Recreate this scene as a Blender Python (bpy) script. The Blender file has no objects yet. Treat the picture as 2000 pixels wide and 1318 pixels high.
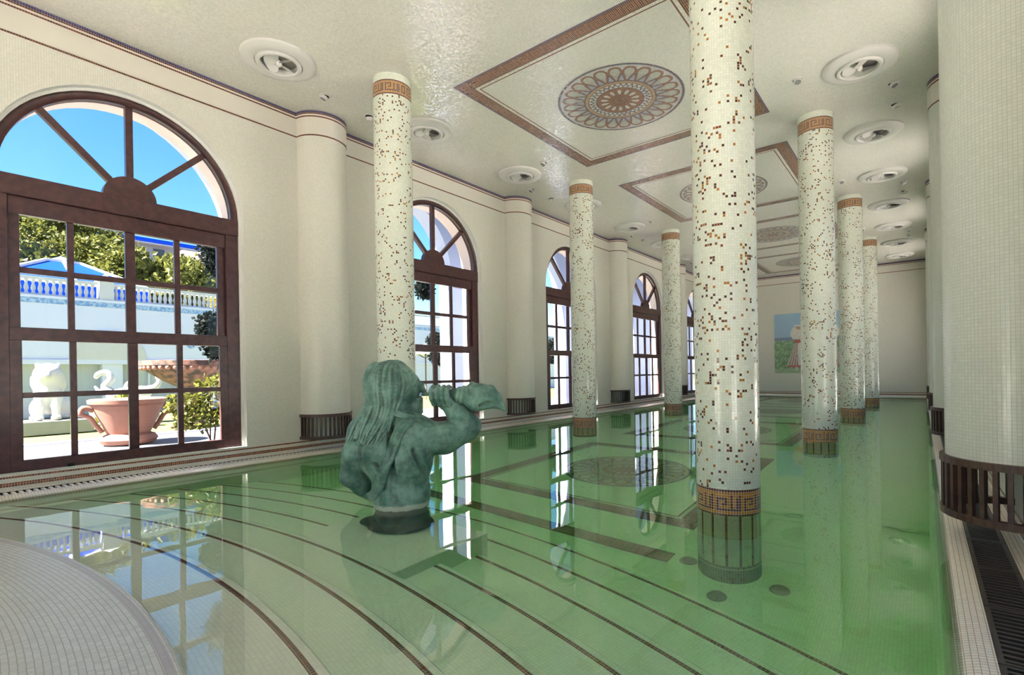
import bpy, bmesh, math, random
import numpy as np
from mathutils import Vector, Matrix
R = math.radians
PI = math.pi
random.seed(7)
rng = np.random.default_rng(7)
scene = bpy.context.scene
COL = scene.collection

# ------------------------------------------------------------------ camera
CAM_H = 1.1919
cam_d = bpy.data.cameras.new('camera')
cam_o = bpy.data.objects.new('camera', cam_d)
COL.objects.link(cam_o)
_a, _b, _r = R(37.1584), R(-0.0441), R(-0.9403)
_f = Vector((-math.sin(_a)*math.cos(_b), math.cos(_a)*math.cos(_b), math.sin(_b)))
_rt = Vector((math.cos(_a), math.sin(_a), 0))
_up = _rt.cross(_f)
_rt2 = _rt*math.cos(_r) + _up*math.sin(_r)
_up2 = _up*math.cos(_r) - _rt*math.sin(_r)
_m = Matrix((_rt2, _up2, -_f)).transposed().to_4x4()
_m.translation = (0, 0, CAM_H)
cam_o.matrix_world = _m
cam_d.sensor_width = 36.0
cam_d.lens = 990.505*36/2000
cam_d.shift_x = (1000-1050.888)/2000
cam_d.shift_y = (727.534-659)/2000
cam_d.clip_start = 0.02
cam_d.clip_end = 800
scene.camera = cam_o

# ------------------------------------------------------------------ sky, sun, exposure
world = bpy.data.worlds.new('sky')
scene.world = world
world.use_nodes = True
wn = world.node_tree
for n in list(wn.nodes):
    wn.nodes.remove(n)
sky = wn.nodes.new('ShaderNodeTexSky')
sky.sky_type = 'NISHITA'
sky.sun_disc = False
sky.sun_elevation = R(52)
sky.sun_rotation = R(184)
sky.altitude = 100
sky.air_density = 1.0
sky.dust_density = 0.4
sky.ozone_density = 3.0
bg = wn.nodes.new('ShaderNodeBackground')
bg.inputs['Strength'].default_value = 0.115
wo = wn.nodes.new('ShaderNodeOutputWorld')
hs = wn.nodes.new('ShaderNodeHueSaturation'); hs.inputs['Saturation'].default_value = 1.3
wn.links.new(sky.outputs[0], hs.inputs['Color']); wn.links.new(hs.outputs[0], bg.inputs[0])
wn.links.new(bg.outputs[0], wo.inputs[0])
sun_d = bpy.data.lights.new('sun', 'SUN')
sun_d.energy = 21.0
sun_d.angle = R(0.53)
sun_d.color = (1.0, 0.95, 0.88)
sun_o = bpy.data.objects.new('sun', sun_d)
COL.objects.link(sun_o)
sun_o.rotation_euler = Vector((0.13, 0.62, -0.80)).to_track_quat('-Z', 'Y').to_euler()
sun_o.location = (-15, -20, 30)
scene.view_settings.view_transform = 'Standard'
scene.view_settings.look = 'None'
scene.view_settings.gamma = 1.0
scene.view_settings.use_curve_mapping = False
scene.view_settings.exposure = 1.63
scene.cycles.use_denoising = True
scene.cycles.use_light_tree = False
scene.cycles.max_bounces = 12
scene.cycles.diffuse_bounces = 5
scene.cycles.transmission_bounces = 10
scene.cycles.glossy_bounces = 5
scene.cycles.transparent_max_bounces = 24
scene.cycles.sample_clamp_indirect = 6.0
scene.cycles.caustics_refractive = True
scene.cycles.caustics_reflective = True
scene.cycles.blur_glossy = 0.3

# ------------------------------------------------------------------ dimensions (metres, water at z = 0)
XL, XR = -7.734, 0.505
XC = -3.61
H = 5.291
YF, YB = 24.43, -4.2
DY = 4.938
YP = [4.46 + DY*k for k in range(-1, 4)]       # pilasters
YW = [1.995 + DY*k for k in range(0, 5)]       # windows
YCOL = [4.479 + DY*k for k in range(0, 4)]
XA, XB = -5.885, -1.353
PR = 0.39
ZM = 4.933                                     # moulding line
DEPTH = -1.45
CY = -6.5                                      # centre of the round steps

def daylight(name, loc, rot, sx, sy, power=None, portal=False):
    d = bpy.data.lights.new(name, 'AREA')
    d.shape = 'RECTANGLE'; d.size = sx; d.size_y = sy
    o = bpy.data.objects.new(name, d); COL.objects.link(o)
    o.location = loc; o.rotation_euler = rot
    if portal: d.cycles.is_portal = True
    else: d.energy = power
    return o
for _y in YW:                                  # light portals: guide sky sampling through the window openings
    daylight('window_portal', (XL-0.30, _y, 2.4), (0, R(-90), 0), 4.6, 2.4, portal=True)
    daylight('window_portal', (XR+0.28, _y, 2.4), (0, R(90), 0), 4.6, 2.4, portal=True)
daylight('window_portal', (XC, YB-0.25, 1.85), (R(90), 0, 0), 2.6, 3.4, portal=True)  # sky portal at the added rear opening

# ------------------------------------------------------------------ mesh helpers
class MB:
    def __init__(s):
        s.v = []; s.f = []; s.m = []; s.uv = []; s.c = []
    def face(s, pts, uv=None, mi=0, col=None):
        i = len(s.v); s.v.extend([tuple(p) for p in pts]); s.f.append(tuple(range(i, i+len(pts))))
        s.m.append(mi); s.uv.append(uv); s.c.append(col); return s
    def box(s, x0, x1, y0, y1, z0, z1, mi=0, col=None):
        i = len(s.v)
        s.v += [(x0,y0,z0),(x1,y0,z0),(x1,y1,z0),(x0,y1,z0),(x0,y0,z1),(x1,y0,z1),(x1,y1,z1),(x0,y1,z1)]
        for f in ((0,3,2,1),(4,5,6,7),(0,1,5,4),(1,2,6,5),(2,3,7,6),(3,0,4,7)):
            s.f.append(tuple(i+k for k in f)); s.m.append(mi); s.uv.append(None); s.c.append(col)
        return s
    def bar(s, a, b, w, h, up=(0,0,1), mi=0):
        a = Vector(a); b = Vector(b); d = (b-a).normalized(); u = Vector(up)
        r = d.cross(u).normalized()*w/2; u = r.cross(d).normalized()*h/2
        i = len(s.v)
        for p in (a, b):
            for q in (-r-u, r-u, r+u, -r+u): s.v.append(tuple(p+q))
        for f in ((0,1,2,3),(7,6,5,4),(0,4,5,1),(1,5,6,2),(2,6,7,3),(3,7,4,0)):
            s.f.append(tuple(i+k for k in f)); s.m.append(mi); s.uv.append(None); s.c.append(None)
        return s
    def lathe(s, prof, seg=24, c=(0,0,0), mi=0, a0=0, a1=2*PI, axis=None):
        n = len(prof); full = abs(a1-a0-2*PI) < 1e-6; k = seg if full else seg+1
        M = None
        if axis is not None: M = Vector((0,0,1)).rotation_difference(Vector(axis)).to_matrix()
        i = len(s.v)
        for j in range(k):
            t = a0+(a1-a0)*j/seg
            for (r, z) in prof:
                p = Vector((r*math.cos(t), r*math.sin(t), z))
                if M: p = M @ p
                s.v.append((p.x+c[0], p.y+c[1], p.z+c[2]))
        L = 0; acc = [0]
        for q in range(1, n):
            L += math.hypot(prof[q][0]-prof[q-1][0], prof[q][1]-prof[q-1][1]); acc.append(L)
        rm = max(p[0] for p in prof)
        for j in range(seg):
            j2 = (j+1) % k
            t = a0+(a1-a0)*j/seg; t2 = a0+(a1-a0)*(j+1)/seg
            for q in range(n-1):
                s.f.append((i+j*n+q, i+j2*n+q, i+j2*n+q+1, i+j*n+q+1)); s.m.append(mi); s.c.append(None)
                s.uv.append(((rm*t, acc[q]), (rm*t2, acc[q]), (rm*t2, acc[q+1]), (rm*t, acc[q+1])))
        return s
    def tube(s, path, rad, seg=8, mi=0, cap=True):
        path = [Vector(p) for p in path]; n = len(path)
        rad = rad if hasattr(rad, '__len__') else [rad]*n
        i = len(s.v); prev = None
        for k, p in enumerate(path):
            d = (path[min(k+1, n-1)]-path[max(k-1, 0)]).normalized()
            if prev is None:
                u = d.orthogonal().normalized()
            else:
                u = (prev - d*prev.dot(d)).normalized()
            prev = u; w = d.cross(u)
            for j in range(seg):
                t = 2*PI*j/seg; q = p + (u*math.cos(t)+w*math.sin(t))*rad[k]; s.v.append(tuple(q))
        for k in range(n-1):
            for j in range(seg):
                a = i+k*seg+j; b = i+k*seg+(j+1) % seg
                s.f.append((a, b, b+seg, a+seg)); s.m.append(mi); s.uv.append(None); s.c.append(None)
        if cap:
            s.f.append(tuple(i+j for j in reversed(range(seg)))); s.m.append(mi); s.uv.append(None); s.c.append(None)
            s.f.append(tuple(i+(n-1)*seg+j for j in range(seg))); s.m.append(mi); s.uv.append(None); s.c.append(None)
        return s
    def prism(s, poly, ax, a, b, mi=0):
        """poly: 2-D outline (ccw), extruded along axis ax (0 x, 1 y, 2 z) from a to b"""
        def P(q, t):
            return [(t, q[0], q[1]), (q[0], t, q[1]), (q[0], q[1], t)][ax]
        n = len(poly); i = len(s.v)
        s.v += [P(q, a) for q in poly] + [P(q, b) for q in poly]
        for f in [tuple(i+k for k in reversed(range(n))), tuple(i+n+k for k in range(n))] + [(i+k, i+(k+1) % n, i+n+(k+1) % n, i+n+k) for k in range(n)]:
            s.f.append(f); s.m.append(mi); s.uv.append(None); s.c.append(None)
        return s
    def mesh(s, name, mats, smooth=False, bevel=0):
        me = bpy.data.meshes.new(name)
        me.from_pydata(s.v, [], s.f)
        if not isinstance(mats, (list, tuple)): mats = [mats]
        for m in mats: me.materials.append(m)
        me.polygons.foreach_set('material_index', s.m)
        ul = me.uv_layers.new(name='UVMap')
        co = np.array(s.v, dtype=np.float64)
        uvs = np.zeros((len(me.loops), 2), dtype=np.float32); k = 0
        for f, uv in zip(s.f, s.uv):
            L = len(f)
            if uv is not None:
                uvs[k:k+L] = uv
            else:
                p = co[list(f)]
                nrm = np.abs(np.cross(p[1]-p[0], p[2]-p[0])) if L == 3 else np.abs(np.cross(p[2]-p[0], p[3 % L]-p[1]))
                a = int(nrm.argmax()); ij = ((1,2),(0,2),(0,1))[a]
                uvs[k:k+L, 0] = p[:, ij[0]]; uvs[k:k+L, 1] = p[:, ij[1]]
            k += L
        ul.data.foreach_set('uv', uvs.ravel())
        if any(c is not None for c in s.c):
            at = me.color_attributes.new('col', 'FLOAT_COLOR', 'CORNER')
            arr = np.ones((len(me.loops), 4), dtype=np.float32); k = 0
            for f, c in zip(s.f, s.c):
                if c is not None: arr[k:k+len(f), :3] = c
                k += len(f)
            at.data.foreach_set('color', arr.ravel())
        if smooth:
            me.polygons.foreach_set('use_smooth', [True]*len(me.polygons))
        me.validate(); me.update()
        if smooth and smooth is not True:
            me.set_sharp_from_angle(angle=R(smooth))
        return me
    def build(s, name, mats, parent=None, smooth=False, weld=False, bevel=0, loc=None):
        me = s.mesh(name, mats, smooth)
        if weld:
            bm = bmesh.new(); bm.from_mesh(me); bmesh.ops.remove_doubles(bm, verts=bm.verts, dist=1e-4)
            bm.to_mesh(me); bm.free()
        o = bpy.data.objects.new(name, me); COL.objects.link(o)
        if parent is not None: o.parent = parent
        if loc is not None: o.location = loc
        if bevel:
            bv = o.modifiers.new('edge', 'BEVEL'); bv.width = bevel; bv.segments = 2; bv.limit_method = 'ANGLE'
        return o

def tag(o, label=None, cat=None, group=None, kind=None):
    if label: o['label'] = label
    if cat: o['category'] = cat
    if group: o['group'] = group
    if kind: o['kind'] = kind
    return o
def empty(name, loc=(0,0,0), rz=0, parent=None):
    o = bpy.data.objects.new(name, None); COL.objects.link(o)
    o.empty_display_size = 0.1
    o.location = loc; o.rotation_euler = (0, 0, rz)
    if parent is not None: o.parent = parent
    return o
def copy_tree(o, loc=None, rz=None, parent=None):
    c = o.copy(); COL.objects.link(c); c.parent = parent
    if parent is not None and o.parent is not None: c.matrix_parent_inverse = o.matrix_parent_inverse.copy()
    if loc is not None: c.location = loc
    if rz is not None: c.rotation_euler = (0, 0, rz)
    for ch in list(o.children): copy_tree(ch, parent=c)
    return c
def share(o, parent=None, loc=None, rot=None, name=None):
    c = o.copy(); COL.objects.link(c); c.parent = parent if parent is not None else o.parent
    if loc is not None: c.location = loc
    if rot is not None: c.rotation_euler = rot
    return c

# ------------------------------------------------------------------ materials
def nt(name):
    m = bpy.data.materials.new(name); m.use_nodes = True; t = m.node_tree
    for n in list(t.nodes): t.nodes.remove(n)
    out = t.nodes.new('ShaderNodeOutputMaterial')
    return m, t, out
class N:
    def __init__(s, t): s.t = t
    def __call__(s, typ, *ins, **kw):
        n = s.t.nodes.new('ShaderNode'+typ)
        for k, v in kw.items(): setattr(n, k, v)
        for i, v in enumerate(ins):
            if v is None: continue
            s.put(n, i, v)
        return n
    def put(s, n, i, v):
        inp = n.inputs[i]
        if hasattr(v, 'is_output') or isinstance(v, bpy.types.NodeSocket): s.t.links.new(v, inp)
        else:
            if hasattr(inp.default_value, '__len__') and not hasattr(v, '__len__'): v = [v]*len(inp.default_value)
            if hasattr(inp.default_value, '__len__') and len(inp.default_value) == 4 and len(v) == 3: v = (*v, 1)
            inp.default_value = v
    def math(s, op, a, b=None, c=None, clamp=False):
        n = s('Math', a, b, c, operation=op); n.use_clamp = clamp; return n.outputs[0]
    def vmath(s, op, a, b=None):
        n = s('VectorMath', a, b, operation=op); return n.outputs[0]
    def mix(s, f, a, b, bt='MIX'):
        n = s.t.nodes.new('ShaderNodeMix'); n.data_type = 'RGBA'; n.blend_type = bt
        s.put(n, 0, f); s.put(n, 6, a); s.put(n, 7, b); return n.outputs[2]
    def ramp(s, f, stops, interp='LINEAR'):
        n = s.t.nodes.new('ShaderNodeValToRGB'); n.color_ramp.interpolation = interp
        e = n.color_ramp.elements
        while len(e) < len(stops): e.new(0.5)
        for q, (p, c) in zip(e, stops): q.position = p; q.color = (*c, 1)
        s.t.links.new(f, n.inputs[0]); return n.outputs[0]
    def smooth(s, x, a, b):
        n = s.t.nodes.new('ShaderNodeMapRange'); n.interpolation_type = 'SMOOTHSTEP'
        s.put(n, 0, x); n.inputs[1].default_value = a; n.inputs[2].default_value = b; return n.outputs[0]

def principled(g, out, col, rough=0.5, spec=0.5, metal=0.0, normal=None, coat=0.0):
    p = g('BsdfPrincipled')
    g.put(p, 'Base Color', col); g.put(p, 'Roughness', rough); g.put(p, 'Metallic', metal)
    g.put(p, 'Specular IOR Level', spec)
    if coat: g.put(p, 'Coat Weight', coat)
    if normal is not None: g.put(p, 'Normal', normal)
    g.t.links.new(p.outputs[0], out.inputs[0]); return p

def mosaic(name, col, grout, size=0.022, var=0.08, rough=0.22, tilt=0.05, attr=False, gw=0.07, hue=0.0, stretch=1.0, spec=0.5):
    m, t, out = nt(name); g = N(t)
    uv = g('UVMap').outputs[0]
    sc = g.vmath('MULTIPLY', uv, (1/size, 1/(size*stretch), 1))
    sp = g('SeparateXYZ', sc)
    fx = g.math('FRACT', sp.outputs[0]); fy = g.math('FRACT', sp.outputs[1])
    ex = g.math('MINIMUM', fx, g.math('SUBTRACT', 1.0, fx)); ey = g.math('MINIMUM', fy, g.math('SUBTRACT', 1.0, fy))
    e = g.smooth(g.math('MINIMUM', ex, ey), gw*0.55, gw*1.3)
    cell = g.vmath('FLOOR', sc)
    wn_ = g('TexWhiteNoise', cell, noise_dimensions='2D')
    base = col
    if attr:
        base = g('Attribute', attribute_name='col').outputs[0]
    val = g.math('MULTIPLY_ADD', wn_.outputs[0], 2*var, 1-var)
    c2 = g.mix(1.0, base, g('CombineColor', val, val, val).outputs[0], 'MULTIPLY')
    if hue:
        w2 = g('TexWhiteNoise', g.vmath('ADD', cell, (31.3, 7.7, 0)), noise_dimensions='2D').outputs[0]
        c2 = g.mix(g.math('MULTIPLY', w2, hue), c2, (0.64, 0.68, 0.59))
    c3 = g.mix(e, grout, c2)
    nr = g.vmath('SCALE', g.vmath('SUBTRACT', wn_.outputs[1], (0.5, 0.5, 0.5)))
    nr.node.inputs['Scale'].default_value = tilt
    nn = g.vmath('NORMALIZE', g.vmath('ADD', g('NewGeometry').outputs[1], nr))
    rg = g.math('MULTIPLY_ADD', e, rough-0.7, 0.7)
    principled(g, out, c3, rg, spec, 0, nn)
    return m

def plain(name, col, rough=0.5, spec=0.5, metal=0.0, noise=0.0, scale=8.0, bump=0.0, coat=0.0, col2=None, stretch=None):
    m, t, out = nt(name); g = N(t); c = col; nn = None
    if noise or bump or col2:
        co = g('TexCoord').outputs[3]
        if stretch: co = g.vmath('MULTIPLY', co, stretch)
        tx = g('TexNoise', co); tx.inputs['Scale'].default_value = scale; tx.inputs['Detail'].default_value = 5
        f = tx.outputs[0]
        if col2: c = g.mix(g.smooth(f, 0.35, 0.65), col, col2)
        elif noise:
            v = g.math('MULTIPLY_ADD', f, 2*noise, 1-noise)
            c = g.mix(1.0, col, g('CombineColor', v, v, v).outputs[0], 'MULTIPLY')
        if bump:
            b = g('Bump'); b.inputs['Strength'].default_value = bump; b.inputs['Distance'].default_value = 0.02
            t.links.new(f, b.inputs['Height']); nn = b.outputs[0]
    principled(g, out, c, rough, spec, metal, nn, coat)
    return m

def wood(name, c1, c2, rough=0.4):
    m, t, out = nt(name); g = N(t)
    co = g.vmath('MULTIPLY', g('TexCoord').outputs[3], (9, 2.2, 2.2))
    tx = g('TexNoise', co); tx.inputs['Scale'].default_value = 6; tx.inputs['Detail'].default_value = 6
    c = g.mix(g.smooth(tx.outputs[0], 0.3, 0.7), c1, c2)
    principled(g, out, c, rough, 0.5)
    return m

M = {}
M['wall'] = mosaic('cream_mosaic_wall', (0.695, 0.665, 0.585), (0.56, 0.515, 0.435), var=0.05, rough=0.35, tilt=0.05, hue=0.3)
M['reveal'] = mosaic('white_mosaic_reveal', (0.78, 0.77, 0.72), (0.66, 0.63, 0.57), var=0.03, rough=0.35, tilt=0.04)
M['ceil'] = mosaic('cream_mosaic_ceiling', (0.745, 0.718, 0.65), (0.57, 0.525, 0.455), var=0.05, rough=0.11, tilt=0.15, hue=0.2, spec=0.9)
M['tilecol'] = mosaic('coloured_mosaic', (1,1,1), (0.60, 0.57, 0.43), var=0.06, rough=0.15, tilt=0.06, attr=True)
M['ceilcol'] = mosaic('coloured_mosaic_ceiling', (1,1,1), (0.62, 0.50, 0.40), var=0.15, rough=0.16, tilt=0.16, attr=True)
M['shaft'] = mosaic('white_mosaic_pilaster', (0.70, 0.72, 0.66), (0.54, 0.52, 0.45), var=0.04, rough=0.2, tilt=0.05, hue=0.3)
M['pool'] = mosaic('pale_pool_mosaic', (0.97, 0.97, 0.92), (0.82, 0.84, 0.74), var=0.04, rough=0.3, tilt=0.03)
M['deck'] = mosaic('grey_white_deck_mosaic', (0.56, 0.575, 0.545), (0.36, 0.365, 0.34), var=0.12, rough=0.3, tilt=0.08, size=0.024, gw=0.08)
M['coping'] = mosaic('coping_mosaic', (0.76, 0.75, 0.67), (0.48, 0.30, 0.20), var=0.05, rough=0.3, tilt=0.03, size=0.024)
M['brown'] = mosaic('brown_mosaic', (0.12, 0.028, 0.018), (0.45, 0.32, 0.22), var=0.45, rough=0.18, tilt=0.06)
M['blue'] = mosaic('blue_mosaic', (0.035, 0.030, 0.14), (0.30, 0.25, 0.25), var=0.3, rough=0.2, tilt=0.06)
M['gold'] = mosaic('gold_mosaic', (0.40, 0.26, 0.13), (0.50, 0.40, 0.30), var=0.3, rough=0.2, tilt=0.06)
M['cornice'] = plain('cream_plaster', (0.68, 0.63, 0.55), 0.6, noise=0.03, scale=3)
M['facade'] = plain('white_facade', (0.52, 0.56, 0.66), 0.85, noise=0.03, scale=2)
M['pink'] = plain('pale_pink_plaster', (0.80, 0.66, 0.60), 0.8, noise=0.04, scale=5)
M['wood'] = wood('dark_mahogany', (0.050, 0.017, 0.018), (0.088, 0.032, 0.030), 0.3)
M['slat'] = wood('brown_slat_wood', (0.050, 0.025, 0.018), (0.095, 0.050, 0.034), 0.45)
M['white'] = plain('white_painted_metal', (0.68, 0.65, 0.61), 0.4)
M['grate'] = plain('dark_plastic_grate', (0.05, 0.042, 0.036), 0.4, noise=0.3, scale=20)
M['dark'] = plain('near_black', (0.012, 0.011, 0.01), 0.8)
M['drain'] = plain('grey_inlet_plastic', (0.28, 0.30, 0.30), 0.5)
M['ventback'] = plain('dim_vent_interior', (0.30, 0.27, 0.24), 0.7)
M['lens'] = plain('grey_lamp_lens', (0.25, 0.25, 0.24), 0.2)
M['lightgrate'] = plain('white_plastic_grate', (0.75, 0.72, 0.66), 0.5, noise=0.1)

def glass_pane():
    m, t, out = nt('window_glass'); g = N(t)
    tr = g('BsdfTransparent'); tr.inputs[0].default_value = (0.985, 0.99, 0.99, 1)
    gl = g('BsdfGlossy'); gl.inputs['Roughness'].default_value = 0.0
    ge = g('NewGeometry')
    cs = g.math('ABSOLUTE', g('VectorMath', ge.outputs['Incoming'], ge.outputs['Normal'], operation='DOT_PRODUCT').outputs['Value'])
    fr = g.math('MULTIPLY_ADD', g.math('POWER', g.math('SUBTRACT', 1.0, cs), 5.0), 0.6, 0.02)
    mx = g('MixShader', fr, tr.outputs[0], gl.outputs[0])
    t.links.new(mx.outputs[0], out.inputs[0]); return m
M['glass'] = glass_pane()

def water_mat():
    m, t, out = nt('pool_water'); g = N(t)
    co = g('TexCoord').outputs[3]
    tx = g('TexNoise', co); tx.inputs['Scale'].default_value = 2.6; tx.inputs['Detail'].default_value = 1.5
    b = g('Bump'); b.inputs['Strength'].default_value = 0.05; b.inputs['Distance'].default_value = 0.02
    t.links.new(tx.outputs[0], b.inputs['Height'])
    rf = g('BsdfRefraction'); rf.inputs['IOR'].default_value = 1.33; rf.inputs['Roughness'].default_value = 0
    rf.inputs['Color'].default_value = (1, 1, 1, 1)
    gl = g('BsdfGlossy'); gl.inputs['Roughness'].default_value = 0.0
    fr = g('Fresnel'); t.links.new(g.math('MULTIPLY_ADD', g('NewGeometry').outputs['Backfacing'], -0.48, 1.80), fr.inputs['IOR'])
    for q in (rf, gl, fr): t.links.new(b.outputs[0], q.inputs['Normal'])
    mx = g('MixShader', fr.outputs[0], rf.outputs[0], gl.outputs[0])
    t.links.new(mx.outputs[0], out.inputs[0])
    va = g('VolumeAbsorption'); va.inputs['Color'].default_value = (0.20, 0.995, 0.22, 1); va.inputs['Density'].default_value = 0.31
    t.links.new(va.outputs[0], out.inputs[1])
    return m
M['water'] = water_mat()

# ------------------------------------------------------------------ the room shell
def struct(o): o['kind'] = 'structure'; return o
WR = 1.24; SPR = 3.43; SILL = 0.20          # window opening: half width, spring line, sill
AN = 28
def arch_pts(yc, r, zs):
    return [(yc + r*math.cos(PI - PI*k/AN), zs + r*math.sin(PI - PI*k/AN)) for k in range(AN+1)]

def wall_with_arches(mb, x, y0, y1, z0, z1, centres, r, zs, sill, mi=0, flip=False):
    """flat wall in the plane X = x with arched openings"""
    def F(p):
        q = [(x, a, b) for a, b in p]
        mb.face(q[::-1] if flip else q, mi=mi)
    y = y0
    for c in centres:
        if c-r > y: F([(y, z0), (c-r, z0), (c-r, z1), (y, z1)])
        if sill > z0: F([(c-r, z0), (c+r, z0), (c+r, sill), (c-r, sill)])
        a = arch_pts(c, r, zs)
        for k in range(AN):
            F([a[k], a[k+1], (a[k+1][0], z1), (a[k][0], z1)])
        y = c+r
    if y1 > y: F([(y, z0), (y1, z0), (y1, z1), (y, z1)])
def reveal(mb, x0, x1, c, r, zs, sill, mi=0):
    a = [(c-r, sill)] + arch_pts(c, r, zs) + [(c+r, sill)]
    L = 0
    for k in range(len(a)-1):
        d = math.hypot(a[k+1][0]-a[k][0], a[k+1][1]-a[k][1])
        mb.face([(x0, *a[k]), (x1, *a[k]), (x1, *a[k+1]), (x0, *a[k+1])], uv=((L, x0), (L, x1), (L+d, x1), (L+d, x0)), mi=mi); L += d
    mb.face([(x0, c-r, sill), (x0, c+r, sill), (x1, c+r, sill), (x1, c-r, sill)], mi=mi)

WT = 0.52
wl = MB()
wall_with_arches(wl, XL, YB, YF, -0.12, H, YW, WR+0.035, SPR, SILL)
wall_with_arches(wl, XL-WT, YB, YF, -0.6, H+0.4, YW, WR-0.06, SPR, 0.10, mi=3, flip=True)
for c in YW:
    reveal(wl, XL, XL-0.085, c, WR+0.035, SPR, SILL, 1)
    reveal(wl, XL-0.085, XL-0.24, c, WR, SPR, SILL, 1)
    reveal(wl, XL-0.24, XL-WT, c, WR-0.06, SPR, 0.10, 2)
    for (xx, ra, rb) in ((XL-0.085, WR+0.035, WR), (XL-0.24, WR, WR-0.06)):
        a = [(c-ra, SILL)] + arch_pts(c, ra, SPR) + [(c+ra, SILL)]; b = [(c-rb, SILL)] + arch_pts(c, rb, SPR) + [(c+rb, SILL)]
        for k in range(len(a)-1):
            wl.face([(xx, *a[k]), (xx, *b[k]), (xx, *b[k+1]), (xx, *a[k+1])], mi=1)
struct(wl.build('wall_left', [M['wall'], M['reveal'], M['pink'], M['facade']]))
wr = MB()
wall_with_arches(wr, XR, YB, YF, -0.12, H, YW, WR+0.035, SPR, SILL, flip=True)
wall_with_arches(wr, XR+WT, YB, YF, -0.6, H+0.4, YW, WR-0.06, SPR, 0.10, mi=2)
for c in YW:  # right-hand window openings are invented to bring in more daylight
    reveal(wr, XR, XR+0.24, c, WR, SPR, SILL, 1)
    reveal(wr, XR+0.24, XR+WT, c, WR-0.06, SPR, 0.10, 2)
    for (xx, ra, rb) in ((XR, WR+0.035, WR), (XR+0.24, WR, WR-0.06)):
        a = [(c-ra, SILL)] + arch_pts(c, ra, SPR) + [(c+ra, SILL)]; b = [(c-rb, SILL)] + arch_pts(c, rb, SPR) + [(c+rb, SILL)]
        for k in range(len(a)-1):
            wr.face([(xx, *a[k]), (xx, *a[k+1]), (xx, *b[k+1]), (xx, *b[k])], mi=1)
struct(wr.build('wall_right', [M['wall'], M['reveal'], M['pink']]))
mb = MB(); mb.face([(XL, YF, -0.12), (XR, YF, -0.12), (XR, YF, H), (XL, YF, H)]); mb.face([(XL-WT, YF+.3, -.6), (XL-WT, YF+.3, H+.4), (XR+.3, YF+.3, H+.4), (XR+.3, YF+.3, -.6)])
struct(mb.build('wall_far', M['wall']))
mb = MB()                                       # rear wall; its wide opening is made up to let in daylight
ys = [XL]
for c in (XC,): ys += [c-1.3, c+1.3]
ys.append(XR)
for k in range(0, len(ys), 2): mb.box(ys[k], ys[k+1], YB-.3, YB, -.12, H)
for k in range(1, len(ys)-1, 2): mb.box(ys[k], ys[k+1], YB-.3, YB, 3.1, H); mb.box(ys[k], ys[k+1], YB-.3, YB, -.12, 0.2)
struct(mb.build('wall_rear', M['wall']))
mb = MB(); mb.face([(XL, YB, H), (XL, YF, H), (XR, YF, H), (XR, YB, H)]); mb.box(XL-WT-.3, XR+.5, YB-.5, YF+.5, H+.4, H+.7, mi=1)
ceiling = struct(mb.build('ceiling', [M['ceil'], M['cornice']]))

# pool basin -----------------------------------------------------------
NS = 7
STEP_Y = [1.272 + 0.4385*k for k in range(NS)]
STEP_Z = [-0.13 - 0.187*k for k in range(NS)]
PLAT_R = 7.36
XWL, XWR = -7.30, 0.085                       # basin side walls
def arc_strip(mb, r0, r1, z0, z1, mi=0, n=72, x0=XWL-0.02, x1=XWR+0.02):
    """strip between two concentric arcs about (XC, CY), clipped to the basin's sides by its end angles"""
    def ang(r, x): return math.acos(max(-1, min(1, (x-XC)/r)))
    for k in range(n):
        q = []
        for (r, z, t) in ((r0, z0, k/n), (r0, z0, (k+1)/n), (r1, z1, (k+1)/n), (r1, z1, k/n)):
            a = ang(r, x0) + (ang(r, x1)-ang(r, x0))*t
            q.append(((XC+r*math.cos(a), CY+r*math.sin(a), z), a, r, z))
        p = [a[0] for a in q]
        base = 7.36
        if abs(r1-r0) > 1e-4: uv = [(base*(PI/2-a[1])*1.15, a[2]) for a in q]
        else: uv = [(base*(PI/2-a[1])*1.15, a[3]) for a in q]
        mb.face(p, uv=uv, mi=mi)
fl = MB()
r_prev = PLAT_R+0.0; z_prev = -0.03
last_r = STEP_Y[-1]-CY+0.05
fl.face([(XWL, CY+last_r-1.2, DEPTH), (XWR, CY+last_r-1.2, DEPTH), (XWR, YF-.2, DEPTH), (XWL, YF-.2, DEPTH)])
fl.face([(XWL, -1, DEPTH), (XWL, YF-.2, DEPTH), (XWL, YF-.2, -.12), (XWL, -1, -.12)])
fl.face([(XWR, YF-.2, DEPTH), (XWR, -1, DEPTH), (XWR, -1, -.12), (XWR, YF-.2, -.12)])
fl.face([(XWR, YF-.2, DEPTH), (XWR, YF-.2, -.02), (XWL, YF-.2, -.02), (XWL, YF-.2, DEPTH)])
fl.face([(XWR, YF-.2, -.02), (XWR, YF, 0.02), (XWL, YF, 0.02), (XWL, YF-.2, -.02)])
floor = struct(fl.build('floor', M['pool']))
for k in range(NS):                             # the seven curved steps, each with its brown nosing line
    r = STEP_Y[k]-CY; z = STEP_Z[k]
    st = MB()
    arc_strip(st, r_prev-0.02, r-0.014, z, z)
    arc_strip(st, r-0.014, r+0.014, z, z, mi=1)
    arc_strip(st, r+0.014, r+0.05, z, z)
    arc_strip(st, r+0.05, r+0.062, z, z-0.012)
    zn = STEP_Z[k+1] if k+1 < NS else DEPTH
    arc_strip(st, r+0.062, r+0.0625, z-0.012, zn-0.02)
    st.build('step', [M['pool'], M['brown']], floor)
    r_prev = r+0.06
pf = MB()                                       # entry platform at water level
arc_strip(pf, 2.4, 7.30, 0.012, 0.012)
arc_strip(pf, 7.30, 7.335, 0.012, 0.012, mi=1)
arc_strip(pf, 7.335, PLAT_R-0.012, 0.012, 0.012)
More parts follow.
